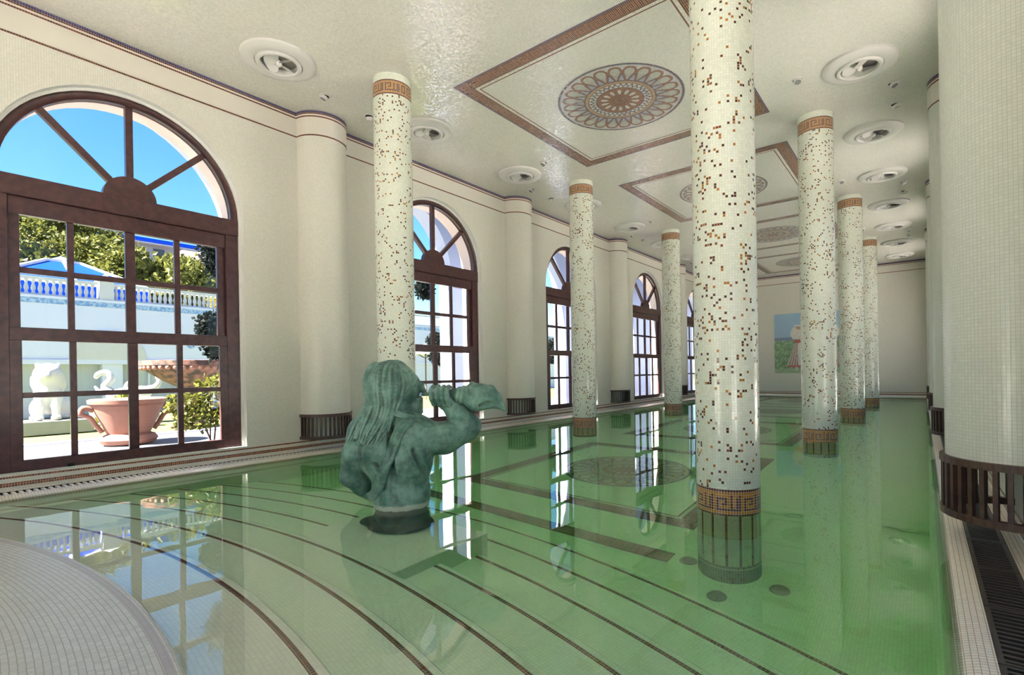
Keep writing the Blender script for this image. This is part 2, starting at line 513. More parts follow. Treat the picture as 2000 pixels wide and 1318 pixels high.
arc_strip(pf, PLAT_R-0.012, PLAT_R, 0.012, 0.002)
arc_strip(pf, PLAT_R, PLAT_R+0.001, 0.002, -0.2)
M['deckline'] = mosaic('grey_line_mosaic', (0.42, 0.40, 0.40), (0.36, 0.35, 0.34), var=0.08, rough=0.3, tilt=0.05)
pf.build('platform', [M['deck'], M['deckline']], floor)
w = MB(); w.box(XWL-0.05, XWR+0.05, -1.5, YF-0.01, DEPTH-0.2, 0.0)
wt = w.build('pool_water', M['water'])
tag(wt, 'still clear green water filling the pool', 'water', kind='stuff')

# kerbs, grate channels ------------------------------------------------
def coping(side):
    s = 1 if side == 'right' else -1
    X = lambda d: (XR - d) if s > 0 else (XL + d)     # d = distance from the wall
    c = MB()
    prof = [(0.0, 0.03), (0.085, 0.03), (0.085, -0.10), (0.285, -0.10), (0.285, 0.03), (0.345, 0.02), (0.385, 0.005), (0.41, -0.02), (0.425, -0.12)]
    if side == 'left': prof = [(d, z) for d, z in prof]
    L = 0
    for k in range(len(prof)-1):
        (d0, z0), (d1, z1) = prof[k], prof[k+1]; dl = math.hypot(d1-d0, z1-z0)
        mi = 1 if k in (1, 2, 3) else 0
        p = [(X(d0), YB, z0), (X(d1), YB, z1), (X(d1), YF, z1), (X(d0), YF, z0)]
        uv = [(L, YB), (L+dl, YB), (L+dl, YF), (L, YF)]
        if s > 0: p = p[::-1]; uv = uv[::-1]
        c.face(p, uv=uv, mi=mi); L += dl
    return struct(c.build('trim_'+side+'_kerb', [M['coping'], M['dark']]))
trim_kr = coping('right'); trim_kl = coping('left')

# mouldings along the left wall, far wall and right wall -----------------
def wall_path(side, off=0.0):
    """plan line of a side wall with its round pilasters, walked along +Y"""
    s = 1 if side == 'left' else -1
    x0 = XL if side == 'left' else XR
    r = PR+off; pts = [(x0+s*off, YB)]
    for yp in YP:
        h = math.sqrt(max(0, r*r-off*off)) if off > 0 else r
        a0 = math.atan2(off, h)
        for k in range(21):
            a = a0 + (PI-2*a0)*k/20
            pts.append((x0+s*r*math.sin(a), yp-r*math.cos(a)))
    pts.append((x0+s*off, YF))
    return pts
def ribbon(mb, path, z0, z1, mi=0, flip=False):
    L = 0
    for (a, b) in zip(path[:-1], path[1:]):
        d = math.hypot(b[0]-a[0], b[1]-a[1])
        if d < 1e-6: continue
        p = [(a[0], a[1], z0), (b[0], b[1], z0), (b[0], b[1], z1), (a[0], a[1], z1)]
        uv = [(L, z0), (L+d, z0), (L+d, z1), (L, z1)]
        if flip: p = p[::-1]; uv = uv[::-1]
        mb.face(p, uv=uv, mi=mi); L += d
T = 0.022
def zsnap(z): return round(z/T)*T
def cornice(name, pathf, flip):
    c = MB(); zb = zsnap(ZM)
    ribbon(c, pathf(0.004), zb-T, zb, 1, flip)
    ribbon(c, pathf(0.010), zb, zsnap(H-.11), 0, flip)
    zc = zsnap(H-.11)
    ribbon(c, pathf(0.012), zc, zc+T, 1, flip)
    ribbon(c, pathf(0.012), zc+T, zc+2*T, 0, flip)
    ribbon(c, pathf(0.014), zc+2*T, zc+3*T, 1, flip)
    ribbon(c, pathf(0.016), zc+3*T, H, 2, flip)
    return struct(c.build(name, [M['cornice'], M['brown'], M['blue']]))
cornice('trim_left_cornice', lambda o: wall_path('left', o), False)
cornice('trim_right_cornice', lambda o: wall_path('right', o), True)
cornice('trim_far_cornice', lambda o: [(XL, YF-o), (XR, YF-o)], False)
def skirting(name, pathf, flip):
    c = MB()
    ribbon(c, pathf(0.004), 0.154, 0.176, 0, flip)
    ribbon(c, pathf(0.004), 0.066, 0.110, 0, flip)
    return struct(c.build(name, M['brownband']))
M['brownband'] = mosaic('brown_orange_mosaic_band', (0.20, 0.055, 0.022), (0.62, 0.50, 0.36), var=0.55, rough=0.2, tilt=0.06)
skirting('baseboard_left', lambda o: [(XL+o, YB), (XL+o, YF)], False)
skirting('baseboard_right', lambda o: [(XR-o, YB), (XR-o, YF)], True)
skirting('baseboard_far', lambda o: [(XL, YF-o), (XR, YF-o)], False)

# ------------------------------------------------------------------ pilasters with their slatted grilles
GZ0, GZ1 = 0.205, 0.595
def grille(name, loc, s):
    """round slatted screen under a pilaster; s = +1 bulges to +X, -1 to -X"""
    e = empty(name, loc)
    r = PR+0.02
    def rail(z0, z1):
        m = MB(); n = 20; i = 0
        for k in range(n):
            a, b = PI*k/n, PI*(k+1)/n
            q = []
            for t in (a, b):
                for rr in (r-0.035, r+0.012):
                    q.append((s*rr*math.sin(t), -rr*math.cos(t)))
            (ai, ao, bi, bo) = q
            for (p1, p2, za, zb) in ((ai, bi, z0, z1), (bo, ao, z0, z1)):
                m.face([(*p1, za), (*p2, za), (*p2, zb), (*p1, zb)])
            m.face([(*ai, z1), (*bi, z1), (*bo, z1), (*ao, z1)]); m.face([(*ai, z0), (*ao, z0), (*bo, z0), (*bi, z0)])
        return m
    rail(GZ1-0.045-loc[2], GZ1-loc[2]).build('top_rail', M['slat'], e)
    rail(GZ0-loc[2], GZ0+0.045-loc[2]).build('bottom_rail', M['slat'], e)
    sm = MB(); sm.box(-0.014, 0.014, -0.013, 0.013, GZ0+.04, GZ1-.04)
    first = None; ns = 19
    for k in range(ns):
        a = PI*(k+0.5)/ns
        pos = (s*(r-0.012)*math.sin(a), -(r-0.012)*math.cos(a), -loc[2])
        if first is None:
            first = sm.build('slat', M['slat'], e); o = first
        else:
            o = share(first, e)
        o.location = pos; o.rotation_euler = (0, 0, math.atan2(pos[1], pos[0]))
    return e
def shaft(name, x, y, s):
    m = MB(); n = 40; L = 0
    z0, z1 = GZ1, H
    for k in range(n):
        a, b = PI*k/n, PI*(k+1)/n; d = PR*(b-a)
        p = [(s*PR*math.sin(t), -PR*math.cos(t)) for t in (a, b)]
        f = [(*p[0], z0), (*p[1], z0), (*p[1], z1), (*p[0], z1)]; uv = [(L, z0), (L+d, z0), (L+d, z1), (L, z1)]
        if s < 0: f = f[::-1]; uv = uv[::-1]
        m.face(f, uv=uv); L += d
    cap = [(s*PR*math.sin(PI*k/n), -PR*math.cos(PI*k/n), z0) for k in range(n+1)]
    m.face(cap if s < 0 else cap[::-1])
    o = m.build(name, M['shaft'] if s < 0 else M['wall'], smooth=40); o.location = (x, y, 0)
    return o
ordinal = ['', 'nearest', 'second', 'third', 'fourth']
for k, yp in enumerate(YP):
    if k == 0:
        for (x, s, nm) in ((XL, 1, 'left'), (XR, -1, 'right')):
            pass
        continue
    o = shaft('pilaster', XL, yp, 1)
    tag(o, f'{ordinal[k]} round cream mosaic pilaster on the window wall counting from the camera', 'pilaster', 'pilasters of the window wall')
    g = grille('pilaster_grille', (XL, yp, GZ0), 1)
    tag(g, f'curved brown slatted grille under the {ordinal[k]} pilaster of the window wall', 'grille', 'pilaster grilles of the window wall')
    o = shaft('pilaster', XR, yp, -1)
    tag(o, f'{ordinal[k]} round pale mosaic pilaster on the right wall counting from the camera', 'pilaster', 'pilasters of the right wall')
    g = grille('pilaster_grille', (XR, yp, GZ0), -1)
    tag(g, f'curved brown slatted grille under the {ordinal[k]} pilaster of the right wall', 'grille', 'pilaster grilles of the right wall')

# ------------------------------------------------------------------ mosaic columns
KEY = ["##########",
       "#........#",
       "#.######.#",
       "#.#....#.#",
       "#.#.##.#.#",
       "#.#..#.#.#",
       "#.####.#.#"]
KEY = ["########..",
       "#......#..",
       "#.####.#.#",
       "#.#..#.#.#",
       "#.#.##.#.#",
       "#.#....#.#",
       "#.########"]
DK = (0.11, 0.022, 0.016); OR = (0.45, 0.155, 0.014); OR2 = (0.28, 0.07, 0.02)
CWH = (0.70, 0.73, 0.63)
CR = 0.26
NC = 74
def column_mesh(seed):
    rg = np.random.default_rng(seed)
    m = MB()
    dz = 2*PI*CR/NC
    z_lo = DEPTH; nr = int(math.ceil((H-z_lo)/dz))
    zs = [z_lo+k*dz for k in range(nr+1)]; zs[-1] = H
    b0 = int(round((0.205-z_lo)/dz))              # top row of the lower key band
    bz = b0-10
    t0 = int(round((H-0.30-z_lo)/dz)); t1 = t0+9
    low = np.kron(rg.random((nr//7+2, NC//6+2)), np.ones((7, 6)))
    def keycol(row, c, n):                        # rows counted from the band's bottom
        if row == 0 or row == n-1: return DK
        if row == 1 or row == n-2: return OR
        if 0 <= row-2 < 7: return DK if KEY[6-(row-2)][c % 10] == '#' else OR
        return OR
    for r in range(nr):
        for c in range(NC):
            a, b = 2*PI*c/NC, 2*PI*(c+1)/NC
            col = CWH
            if bz <= r < b0: col = keycol(r-bz, c, 10)
            elif t0 <= r < t1: col = keycol(r-t0+0, c, 9)
            elif r < bz:
                zc = zs[r]
                if zc < DEPTH+0.20: col = (0.16, 0.22, 0.22)
                elif zc < DEPTH+0.24: col = (0.66, 0.7, 0.58)
                elif zc < DEPTH+0.27: col = (0.16, 0.2, 0.2)
                elif c % 5 == 0 and c < 70 or c == 72: col = (0.10, 0.03, 0.02)
                elif r == bz-1: col = OR2
                else: col = (0.74, 0.78, 0.66)
            elif r < t0:
                p = 0.015 + 0.20*low[r, c]**1.7
                if rg.random() < p:
                    q = rg.random()
                    col = (0.075, 0.020, 0.014) if q < 0.46 else ((0.36, 0.135, 0.016) if q < 0.80 else (0.17, 0.045, 0.018))
            v = [(CR*math.cos(t), CR*math.sin(t)) for t in (a, b)]
            ua, ub = c*T, (c+1)*T; va, vb = r*T, (r+1)*T
            m.face([(*v[0], zs[r]), (*v[1], zs[r]), (*v[1], zs[r+1]), (*v[0], zs[r+1])], uv=((ua, va), (ub, va), (ub, vb), (ua, vb)), col=col)
    return m
cm = column_mesh(3).mesh('mosaic_column', M['tilecol'])
cm2 = column_mesh(9).mesh('mosaic_column', M['tilecol'])
for i, x in enumerate((XA, XB)):
    for k, y in enumerate(YCOL):
        o = bpy.data.objects.new('mosaic_column', cm if (k+i) % 2 else cm2); COL.objects.link(o)
        o.location = (x, y, 0); o.rotation_euler = (0, 0, R(47*k+110*i))
        row = 'window-side row' if i == 0 else 'right-hand row'
        tag(o, f'{["nearest", "second", "third", "farthest"][k]} white mosaic column with brown and gold flecks in the {row}', 'column', 'mosaic columns standing in the pool')

# ------------------------------------------------------------------ ceiling and floor mosaics
BL = (0.05, 0.04, 0.16); TER = (0.25, 0.078, 0.028); DRK = (0.10, 0.026, 0.020)
FX0, FX1 = -5.309, -1.892; FYH = 1.823
FRAME_Y = [6.921 + DY*k for k in range(-1, 4)]
def frame_mosaic(z, yc, down, dim=1.0):
    m = MB(); nx = int(round((FX1-FX0)/T)); ny = int(round(2*FYH/T))
    dx = (FX1-FX0)/nx; dy = 2*FYH/ny
    for i in range(nx):
        for j in range(ny):
            d = min(i, j, nx-1-i, ny-1-j)
            if d > 13: continue
            horiz = min(j, ny-1-j) <= min(i, nx-1-i)
            s = i if horiz else j
            if d == 0: col = BL
            elif d in (1, 9): col = DRK
            elif 2 <= d <= 8: col = DRK if KEY[d-2][s % 10] == '#' else TER
            elif d in (10, 11): col = (0.70, 0.69, 0.62)
            elif d == 12: col = (0.16, 0.06, 0.05)
            else: continue
            x0 = FX0+i*dx; y0 = yc-FYH+j*dy
            p = [(x0, y0, z), (x0+dx, y0, z), (x0+dx, y0+dy, z), (x0, y0+dy, z)]
            uv = [(i*T, j*T), ((i+1)*T, j*T), ((i+1)*T, (j+1)*T), (i*T, (j+1)*T)]
            if down: p = p[::-1]; uv = uv[::-1]
            m.face(p, uv=uv, col=col)
    return m
def medal_col(r, t):
    """rosette colours; r in 0..1"""
    W = (0.58, 0.57, 0.52); B_ = (0.028, 0.022, 0.085); LB = (0.28, 0.34, 0.45); O = (0.22, 0.065, 0.022); G = (0.40, 0.25, 0.13); D = (0.065, 0.018, 0.022)
    if r > 0.985: return W
    if r > 0.955: return B_
    if r > 0.935: return (0.40, 0.42, 0.46)
    if r > 0.57:                                  # ring of overlapping round-headed petals
        n = 24; ph = (t/(2*PI)*n) % 1.0 - 0.5
        u = (r-0.57)/0.35; a = abs(ph)
        w = 0.52*math.sqrt(max(0, 1-((u-0.60)/0.40)**2)) if u > 0.60 else 0.15+0.37*(u/0.60)**0.9
        e = (w-a)
        if u > 0.60: e = min(e, (1.0-math.hypot((u-0.60)/0.40, a/0.52))*0.5)
        if e < 0: return B_ if (e > -0.08 and u < 0.75) else (LB if u < 0.70 else (0.50, 0.52, 0.54))
        if e < 0.10: return O
        if e < 0.155: return D
        return (0.42, 0.44, 0.40) if u > 0.45 else (0.34, 0.38, 0.40)
    if r > 0.545: return B_
    if r > 0.50: return G
    if r > 0.485: return D
    if r > 0.385:                                 # wave band
        ph = (t/(2*PI)*34) % 1.0
        u = (r-0.385)/0.10
        return B_ if abs(u-0.5-0.30*math.sin(2*PI*ph)) < 0.20 else W
    if r > 0.36: return B_
    if r > 0.325: return O
    if r > 0.12:
        ph = abs((t/(2*PI)*14) % 1.0-0.5); u = (r-0.12)/0.205
        w = 0.40*math.sin(PI*min(1, max(0, u))**1.5)
        return W if ph < w-0.12 else (D if ph < w+0.02 else O)
    if r > 0.095: return D
    if r > 0.05: return O
    return D
def medallion(z, yc, down, rad=0.953):
    m = MB(); nr = 84
    xc = (FX0+FX1)/2
    for i in range(nr):
        r0, r1 = rad*i/nr, rad*(i+1)/nr
        n = 480 if i > 0.33*nr else (168 if i > 6 else 28)
        for j in range(n):
            a, b = 2*PI*j/n, 2*PI*(j+1)/n
            col = medal_col((i+0.5)/nr, (a+b)/2)
            p = [(xc+r*math.cos(t), yc+r*math.sin(t), z) for r, t in ((r0, a), (r1, a), (r1, b), (r0, b))]
            if i == 0: p = p[:3]
            uv = [(q[0], q[1]) for q in p]
            if down: p = p[::-1]; uv = uv[::-1]
            m.face(p, uv=uv, col=col)
    return m
fm = frame_mosaic(0, 0, True).mesh('ceiling_frame', M['ceilcol'])
mm = medallion(0, 0, True).mesh('ceiling_medallion', M['ceilcol'])
for k, y in enumerate(FRAME_Y):
    for (me, nm, z, par) in ((fm, 'frame_mosaic', H-0.004, ceiling), (mm, 'medallion_mosaic', H-0.005, ceiling), (fm, 'frame_mosaic', DEPTH+0.004, floor), (mm, 'medallion_mosaic', DEPTH+0.005, floor)):
        if k == 0: continue
        o = bpy.data.objects.new(nm, me); COL.objects.link(o); o.location = (0, y, z); o.parent = par
        if z < 0: o.rotation_euler = (PI, 0, 0)
# lone key strip across the foot of the steps
m = MB()
for i in range(158):
    for j in range(9):
        x0 = -5.32+i*T; y0 = 4.30+j*T
        col = DRK if j in (0, 8) else (DRK if KEY[j-1][i % 10] == '#' else TER)
        m.face([(x0, y0, 0), (x0+T, y0, 0), (x0+T, y0+T, 0), (x0, y0+T, 0)], uv=((i*T, j*T), ((i+1)*T, j*T), ((i+1)*T, (j+1)*T), (i*T, (j+1)*T)), col=col)
o = m.build('strip_mosaic', M['tilecol'], floor); o.location = (0, 0, DEPTH+0.004)

# ------------------------------------------------------------------ arched windows
def make_window(name, loc):
    e = empty(name, loc); struct(e)
    W = M['wood']
    def bx(nm, x0, x1, y0, y1, z0, z1, bev=0.006):
        return MB().box(x0, x1, y0, y1, z0, z1).build(nm, W, e, bevel=bev)
    bx('jamb', -.05, .05, -1.24, -1.075, SILL, SPR); bx('jamb', -.05, .05, 1.075, 1.24, SILL, SPR)
    a = MB(); n = 36                                    # arched head of the frame
    for k in range(n):
        t0, t1 = PI*k/n, PI*(k+1)/n
        P = lambda r, t, x: (x, r*math.cos(t), SPR+r*math.sin(t))
        for (ra, rb, xa, xb) in ((1.24, 1.24, -.05, .05), (1.15, 1.15, .05, -.05)):
            a.face([P(ra, t0, xa), P(rb, t0, xb), P(rb, t1, xb), P(ra, t1, xa)])
        a.face([P(1.15, t0, .05), P(1.24, t0, .05), P(1.24, t1, .05), P(1.15, t1, .05)])
        a.face([P(1.24, t0, -.05), P(1.15, t0, -.05), P(1.15, t1, -.05), P(1.24, t1, -.05)])
    a.build('arch_frame', W, e, smooth=35, weld=True)
    bx('head_beam', -.055, .07, -1.24, 1.24, 3.21, 3.44, .012)
    bx('sash_head', -.045, .03, -1.075, 1.075, 3.02, 3.21)
    h = MB(); h.prism([(0.27*math.cos(PI*k/20), 3.435+0.27*math.sin(PI*k/20)) for k in range(21)], 0, -.05, .06)
    h.build('hub', W, e, bevel=.006)
    for t in (PI/4, PI/2, 3*PI/4):
        s = MB(); s.bar((0, .22*math.cos(t), SPR+.22*math.sin(t)), (0, 1.17*math.cos(t), SPR+1.17*math.sin(t)), .075, .08, up=(1, 0, 0))
        s.build('spoke', W, e, bevel=.006)
    cols = [(-.98, -.59), (-.53, -.05), (.05, .47), (.535, .98)]
    rows_up = [(1.777, 2.38), (2.447, 3.02)]; rows_lo = [(.321, 1.0), (1.06, 1.632)]
    for (xo, z0, z1, rows) in ((-.03, 1.63, 3.03, rows_up), (.02, .2, 1.777, rows_lo)):
        xa, xb = xo-.025, xo+.028
        bx('stile', xa, xb, -1.08, -.98, z0, z1); bx('stile', xa, xb, .98, 1.08, z0, z1)
        for k in range(3):
            bx('mullion', xa+.003, xb-.003, cols[k][1], cols[k+1][0], rows[0][0], rows[-1][1], .004)
        bx('glazing_bar', xa+.004, xb-.004, -.98, .98, rows[0][1], rows[1][0], .004)
        for (y0, y1) in cols:
            for (p0, p1) in rows:
                g = MB().face([(xo, y0-.008, p0-.008), (xo, y1+.008, p0-.008), (xo, y1+.008, p1+.008), (xo, y0-.008, p1+.008)])
                g.build('pane', M['glass'], e)
    bx('meeting_rail', -.05, .055, -1.075, 1.075, 1.632, 1.777)
    bx('bottom_rail', -.015, .055, -1.075, 1.075, SILL, .321)
    MB().box(.05, .075, -.63, -.57, SILL, SILL+.035).build('latch', M['dark'], e)
    for k in range(4):                                  # the fanlight panes
        t0, t1 = PI*k/4+.03, PI*(k+1)/4-.03; n = 8
        poly = [(.27*math.cos(t0), SPR+.27*math.sin(t0))] + [(1.16*math.cos(t0+(t1-t0)*j/n), SPR+1.16*math.sin(t0+(t1-t0)*j/n)) for j in range(n+1)] + [(.27*math.cos(t1), SPR+.27*math.sin(t1))]
        MB().face([(0, q[0], q[1]) for q in poly]).build('pane', M['glass'], e)
    return e
win0 = make_window('window_1', (XL-0.155, YW[0], 0))
for k in range(1, 5):
    o = copy_tree(win0, loc=(XL-0.155, YW[k], 0)); o.name = 'window_%d' % (k+1)
for k in range(5):  # right wall windows, made up for the extra daylight
    o = copy_tree(win0, loc=(XR+0.155, YW[k], 0), rz=PI); o.name = 'window_%d' % (k+6)

# ------------------------------------------------------------------ ceiling ventilators and lamps
def make_vent():
    e = empty('ceiling_ventilator', (0, 0, H))
    MB().lathe([(.445, 0), (.44, -.028), (.41, -.05), (.32, -.062), (.285, -.055), (.278, -.03), (.278, 0)], 48).build('surround', M['white'], e, smooth=40)
    MB().lathe([(.276, -.03), (.276, -.058), (.262, -.078), (.235, -.080), (.218, -.066), (.215, -.006)], 48).build('collar', M['white'], e, smooth=40)
    MB().lathe([(0.0, -.004), (.22, -.004)], 32).build('back_plate', M['ventback'], e)
    MB().lathe([(0, -.088), (.02, -.084), (.036, -.068), (.04, -.05), (.036, -.02)], 16).build('hub', M['white'], e, smooth=True)
    b = MB(); n = 8; prev = None
    for k in range(n):
        r0, r1 = .03+.165*k/n, .03+.165*(k+1)/n
        w = lambda r: .022+.062*math.sin(PI*min(1, (r-.03)/.19))**.8
        p = []
        for r, s in ((r0, -1), (r1, -1), (r1, 1), (r0, 1)):
            p.append((r, s*w(r), -.045+s*w(r)*.55))
        b.face(p); b.face([(x, y, z+.006) for x, y, z in p[::-1]])
    bl = b.build('blade', M['white'], e, weld=True, smooth=True)
    for k in range(1, 4): share(bl, e, rot=(0, 0, PI/2*k))
    MB().bar((-.215, .02, -.03), (0, 0, -.05), .008, .008).build('bracket', M['white'], e)
    return e
v0 = make_vent(); first = True
VN = ['nearest', 'second', 'third', 'fourth', 'fifth', 'sixth', 'seventh', 'eighth']
for (x, side, ys_) in ((-6.595, 'window-side row', [3.25+2.469*k for k in range(8)]), (-0.632, 'right-hand row', [8.16+2.469*k for k in range(7)])):
    for k, y in enumerate(ys_):
        o = v0 if first else copy_tree(v0)
        first = False
        o.location = (x, y, H); o.rotation_euler = (0, 0, R(20+37*k))
        tag(o, f'{VN[k]} round white ceiling ventilator with fan blades in the {side}', 'ventilator', 'round ceiling ventilators')
def make_spot():
    e = empty('ceiling_spotlight', (0, 0, H))
    MB().lathe([(.082, 0), (.080, -.008), (.062, -.010), (.060, 0)], 28).build('ring', M['white'], e, smooth=40)
    MB().lathe([(0, -.0015), (.061, -.0015)], 24).build('recess_shade_disc', M['dark'], e)  # flat black disc; the shade of a hollow is put into its colour
    c = MB().lathe([(.030, -.004), (.052, -.010), (.054, -.052), (.047, -.058), (.043, -.052), (0.0, -.050)], 24).build('lamp_head', M['white'], e, smooth=40)
    c.rotation_euler = (R(24), 0, 0)
    l = MB().lathe([(0, -.0535), (.042, -.0535)], 20).build('lens', M['lens'], c)
    return e
s0 = make_spot(); first = True
spots = []
for k in range(4):
    yp = YP[k+1]
    spots += [(-6.935, yp-.38, R(150), 'before the %s pilaster of the window wall' % ordinal[k+1]), (-6.935, yp+.37, R(40), 'behind the %s pilaster of the window wall' % ordinal[k+1])]
    if k: spots += [(-.285, yp-.40, R(-120), 'before the %s pilaster of the right wall' % ordinal[k+1]), (-.285, yp+.34, R(-60), 'behind the %s pilaster of the right wall' % ordinal[k+1])]
for k in range(3):
    spots += [(-1.365, 8.02+DY*k, R(200), 'before the %s column of the right-hand row' % ['second', 'third', 'farthest'][k]), (-5.86, 8.02+DY*k, R(160), 'before the %s column of the window-side row' % ['second', 'third', 'farthest'][k])]
for (x, y, rz, where) in spots:
    o = s0 if first else copy_tree(s0)
    first = False
    o.location = (x, y, H); o.rotation_euler = (0, 0, rz)
    tag(o, f'small tilted white ceiling spotlight {where}', 'spotlight', 'small ceiling spotlights')

# ------------------------------------------------------------------ overflow grates
def grate(xa, xb, y0, L, nb, mat, whole, low=False):
    e = empty('drain_grate', ((xa+xb)/2, y0, 0.0)); hw = (xb-xa)/2
    f = MB(); za, zb = (-.02, .002) if low else (.0, .028)
    f.box(-hw, -hw+.022, .004, L-.004, za, zb); f.box(hw-.022, hw, .004, L-.004, za, zb)
    f.box(-hw+.022, hw-.022, .004, .022, za, zb); f.box(-hw+.022, hw-.022, L-.022, L-.004, za, zb)
    f.build('grate_frame', mat, e)
    st = L/nb if low else (L-.05)/nb; bw = hw if low else hw-.022; m0 = 0 if low else .025; br = .26 if low else .21
    if whole:
        b0 = None
        for k in range(nb):
            if b0 is None:
                b0 = MB().box(-bw, bw, -st*br, st*br, .003, .026).build('bar', mat, e); o = b0
            else: o = share(b0, e)
            o.location = (0, m0+st*(k+.5), 0)
    else:
        b = MB()
        for k in range(nb):
            y = m0+st*(k+.5); b.box(-bw, bw, y-st*br, y+st*br, .003, .026)
        tag(b.build('bars', mat, e), kind='stuff')
    return e
ORD = ['nearest', 'second', 'third', 'fourth', 'fifth', 'sixth', 'seventh', 'eighth', 'ninth', 'tenth', 'eleventh', 'twelfth']
gx = (XR-.283, XR-.087)
yy = 2.05; k = 0
while yy < YF-1.0:
    L = .60 if yy < 9.2 else 1.2
    g = grate(*gx, yy, L, int(L*20), M['grate'], k < 8)
    tag(g, f'{ORD[k]} dark slatted drain grate counting from the camera along the right edge' if k < 12 else 'distant dark drain grate past the second pilaster of the right edge', 'grate', 'drain grates along the right pool edge')
    yy += L; k += 1
gx = (XL+.087, XL+.283)
yy = .3; k = 0
while yy < YF-1.0:
    g = grate(*gx, yy, 1.2, 21, M['lightgrate'], yy < 6.5, True)
    tag(g, f'{"leftmost" if k == 0 else ORD[k]} pale slotted overflow grate from the left along the window wall' if k < 8 else 'distant pale overflow grate past the second pilaster of the window wall', 'grate', 'overflow grates along the window wall')
    yy += 1.2; k += 1
# round jets and drains on the pool floor
for (x, y, where) in ((-1.70, 4.43, 'left of'), (-1.31, 4.0, 'just before'), (-0.92, 4.33, 'right of')):
    d = empty('floor_drain', (x, y, DEPTH))
    MB().lathe([(0, .012), (.05, .012)], 20).build('plate', M['drain'], d); MB().lathe([(.05, .0), (.052, .016), (.07, .014), (.078, .0)], 24).build('rim', M['drain'], d)
    tag(d, f'round grey inlet plate on the pool floor {where} the nearest right-hand column', 'drain', 'round inlets on the pool floor')
# mosaic picture on the far wall
def picture():
    m = MB(); x0, x1, z0, z1 = -5.24, -2.73, 0.97, 3.58; n = 96; k = 100
    rg = np.random.default_rng(5); nz = rg.random((k+8, n+8))
    sm = (nz[:-2, :-2]+nz[1:-1, 1:-1]+nz[2:, 2:]+nz[2:, :-2])/4
    for i in range(n):
        for j in range(k):
            u, v = (i+.5)/n, (j+.5)/k; q = nz[j, i]; s = sm[j, i]
            if v > .60: c = np.array((.23, .46, .74))*(.85+.25*(v-.6))+.10*(1-v)+.02*q
            elif v > .545: c = np.array((.09, .16, .38))+.03*q
            elif v > .08:
                c = np.array((.06, .20, .10)) if s < .5 else np.array((.20, .42, .20)); c = c*(.7+.7*q)
            else: c = np.array((.30, .48, .26))*(.7+.5*q)
            for fx, mir in ((.40, 1), (.86, -1)):
                du = (u-fx)*mir
                if .10 < v < .50:                     # skirt
                    w = .07+.14*(.50-v)/.40
                    if abs(du) < w:
                        c = np.array((.55, .48, .42)) if int((du/w)*9+20) % 2 else np.array((.24, .15, .14))
                        if -.02 < du < w*.55 and v > .12: c = np.array((.74, .70, .66))*(.85+.2*q)
                        if v < .13: c = np.array((.45, .05, .05))
                elif .50 <= v < .56 and abs(du) < .085: c = np.array((.42, .05, .05))
                elif .56 <= v < .80:
                    if (du/.14)**2+((v-.66)/.13)**2 < 1: c = np.array((.74, .70, .66))*(.75+.35*q)
                    if (du/.06)**2+((v-.77)/.05)**2 < 1: c = np.array((.40, .24, .18))
                    if (du/.10)**2+((v-.81)/.035)**2 < 1: c = np.array((.80, .76, .70))
                elif .05 < v <= .10 and abs(abs(du)-.05) < .03: c = np.array((.6, .55, .5))
            X0 = x0+(x1-x0)*i/n; X1 = x0+(x1-x0)*(i+1)/n; Z0 = z0+(z1-z0)*j/k; Z1 = z0+(z1-z0)*(j+1)/k
            m.face([(X0, 0, Z0), (X1, 0, Z0), (X1, 0, Z1), (X0, 0, Z1)], uv=((i*T, j*T), ((i+1)*T, j*T), ((i+1)*T, (j+1)*T), (i*T, (j+1)*T)), col=tuple(c))
    e = empty('mosaic_picture', (0, YF, 0))
    o = m.build('picture_surface', M['tilecol'], e); o.location = (0, -.022, 0)
    MB().box(x0, x1, -.020, -.001, z0, z1).build('backing', M['cornice'], e)
    return e
tag(picture(), 'mosaic picture of figures in striped skirts before hedges, on the far wall', 'picture')

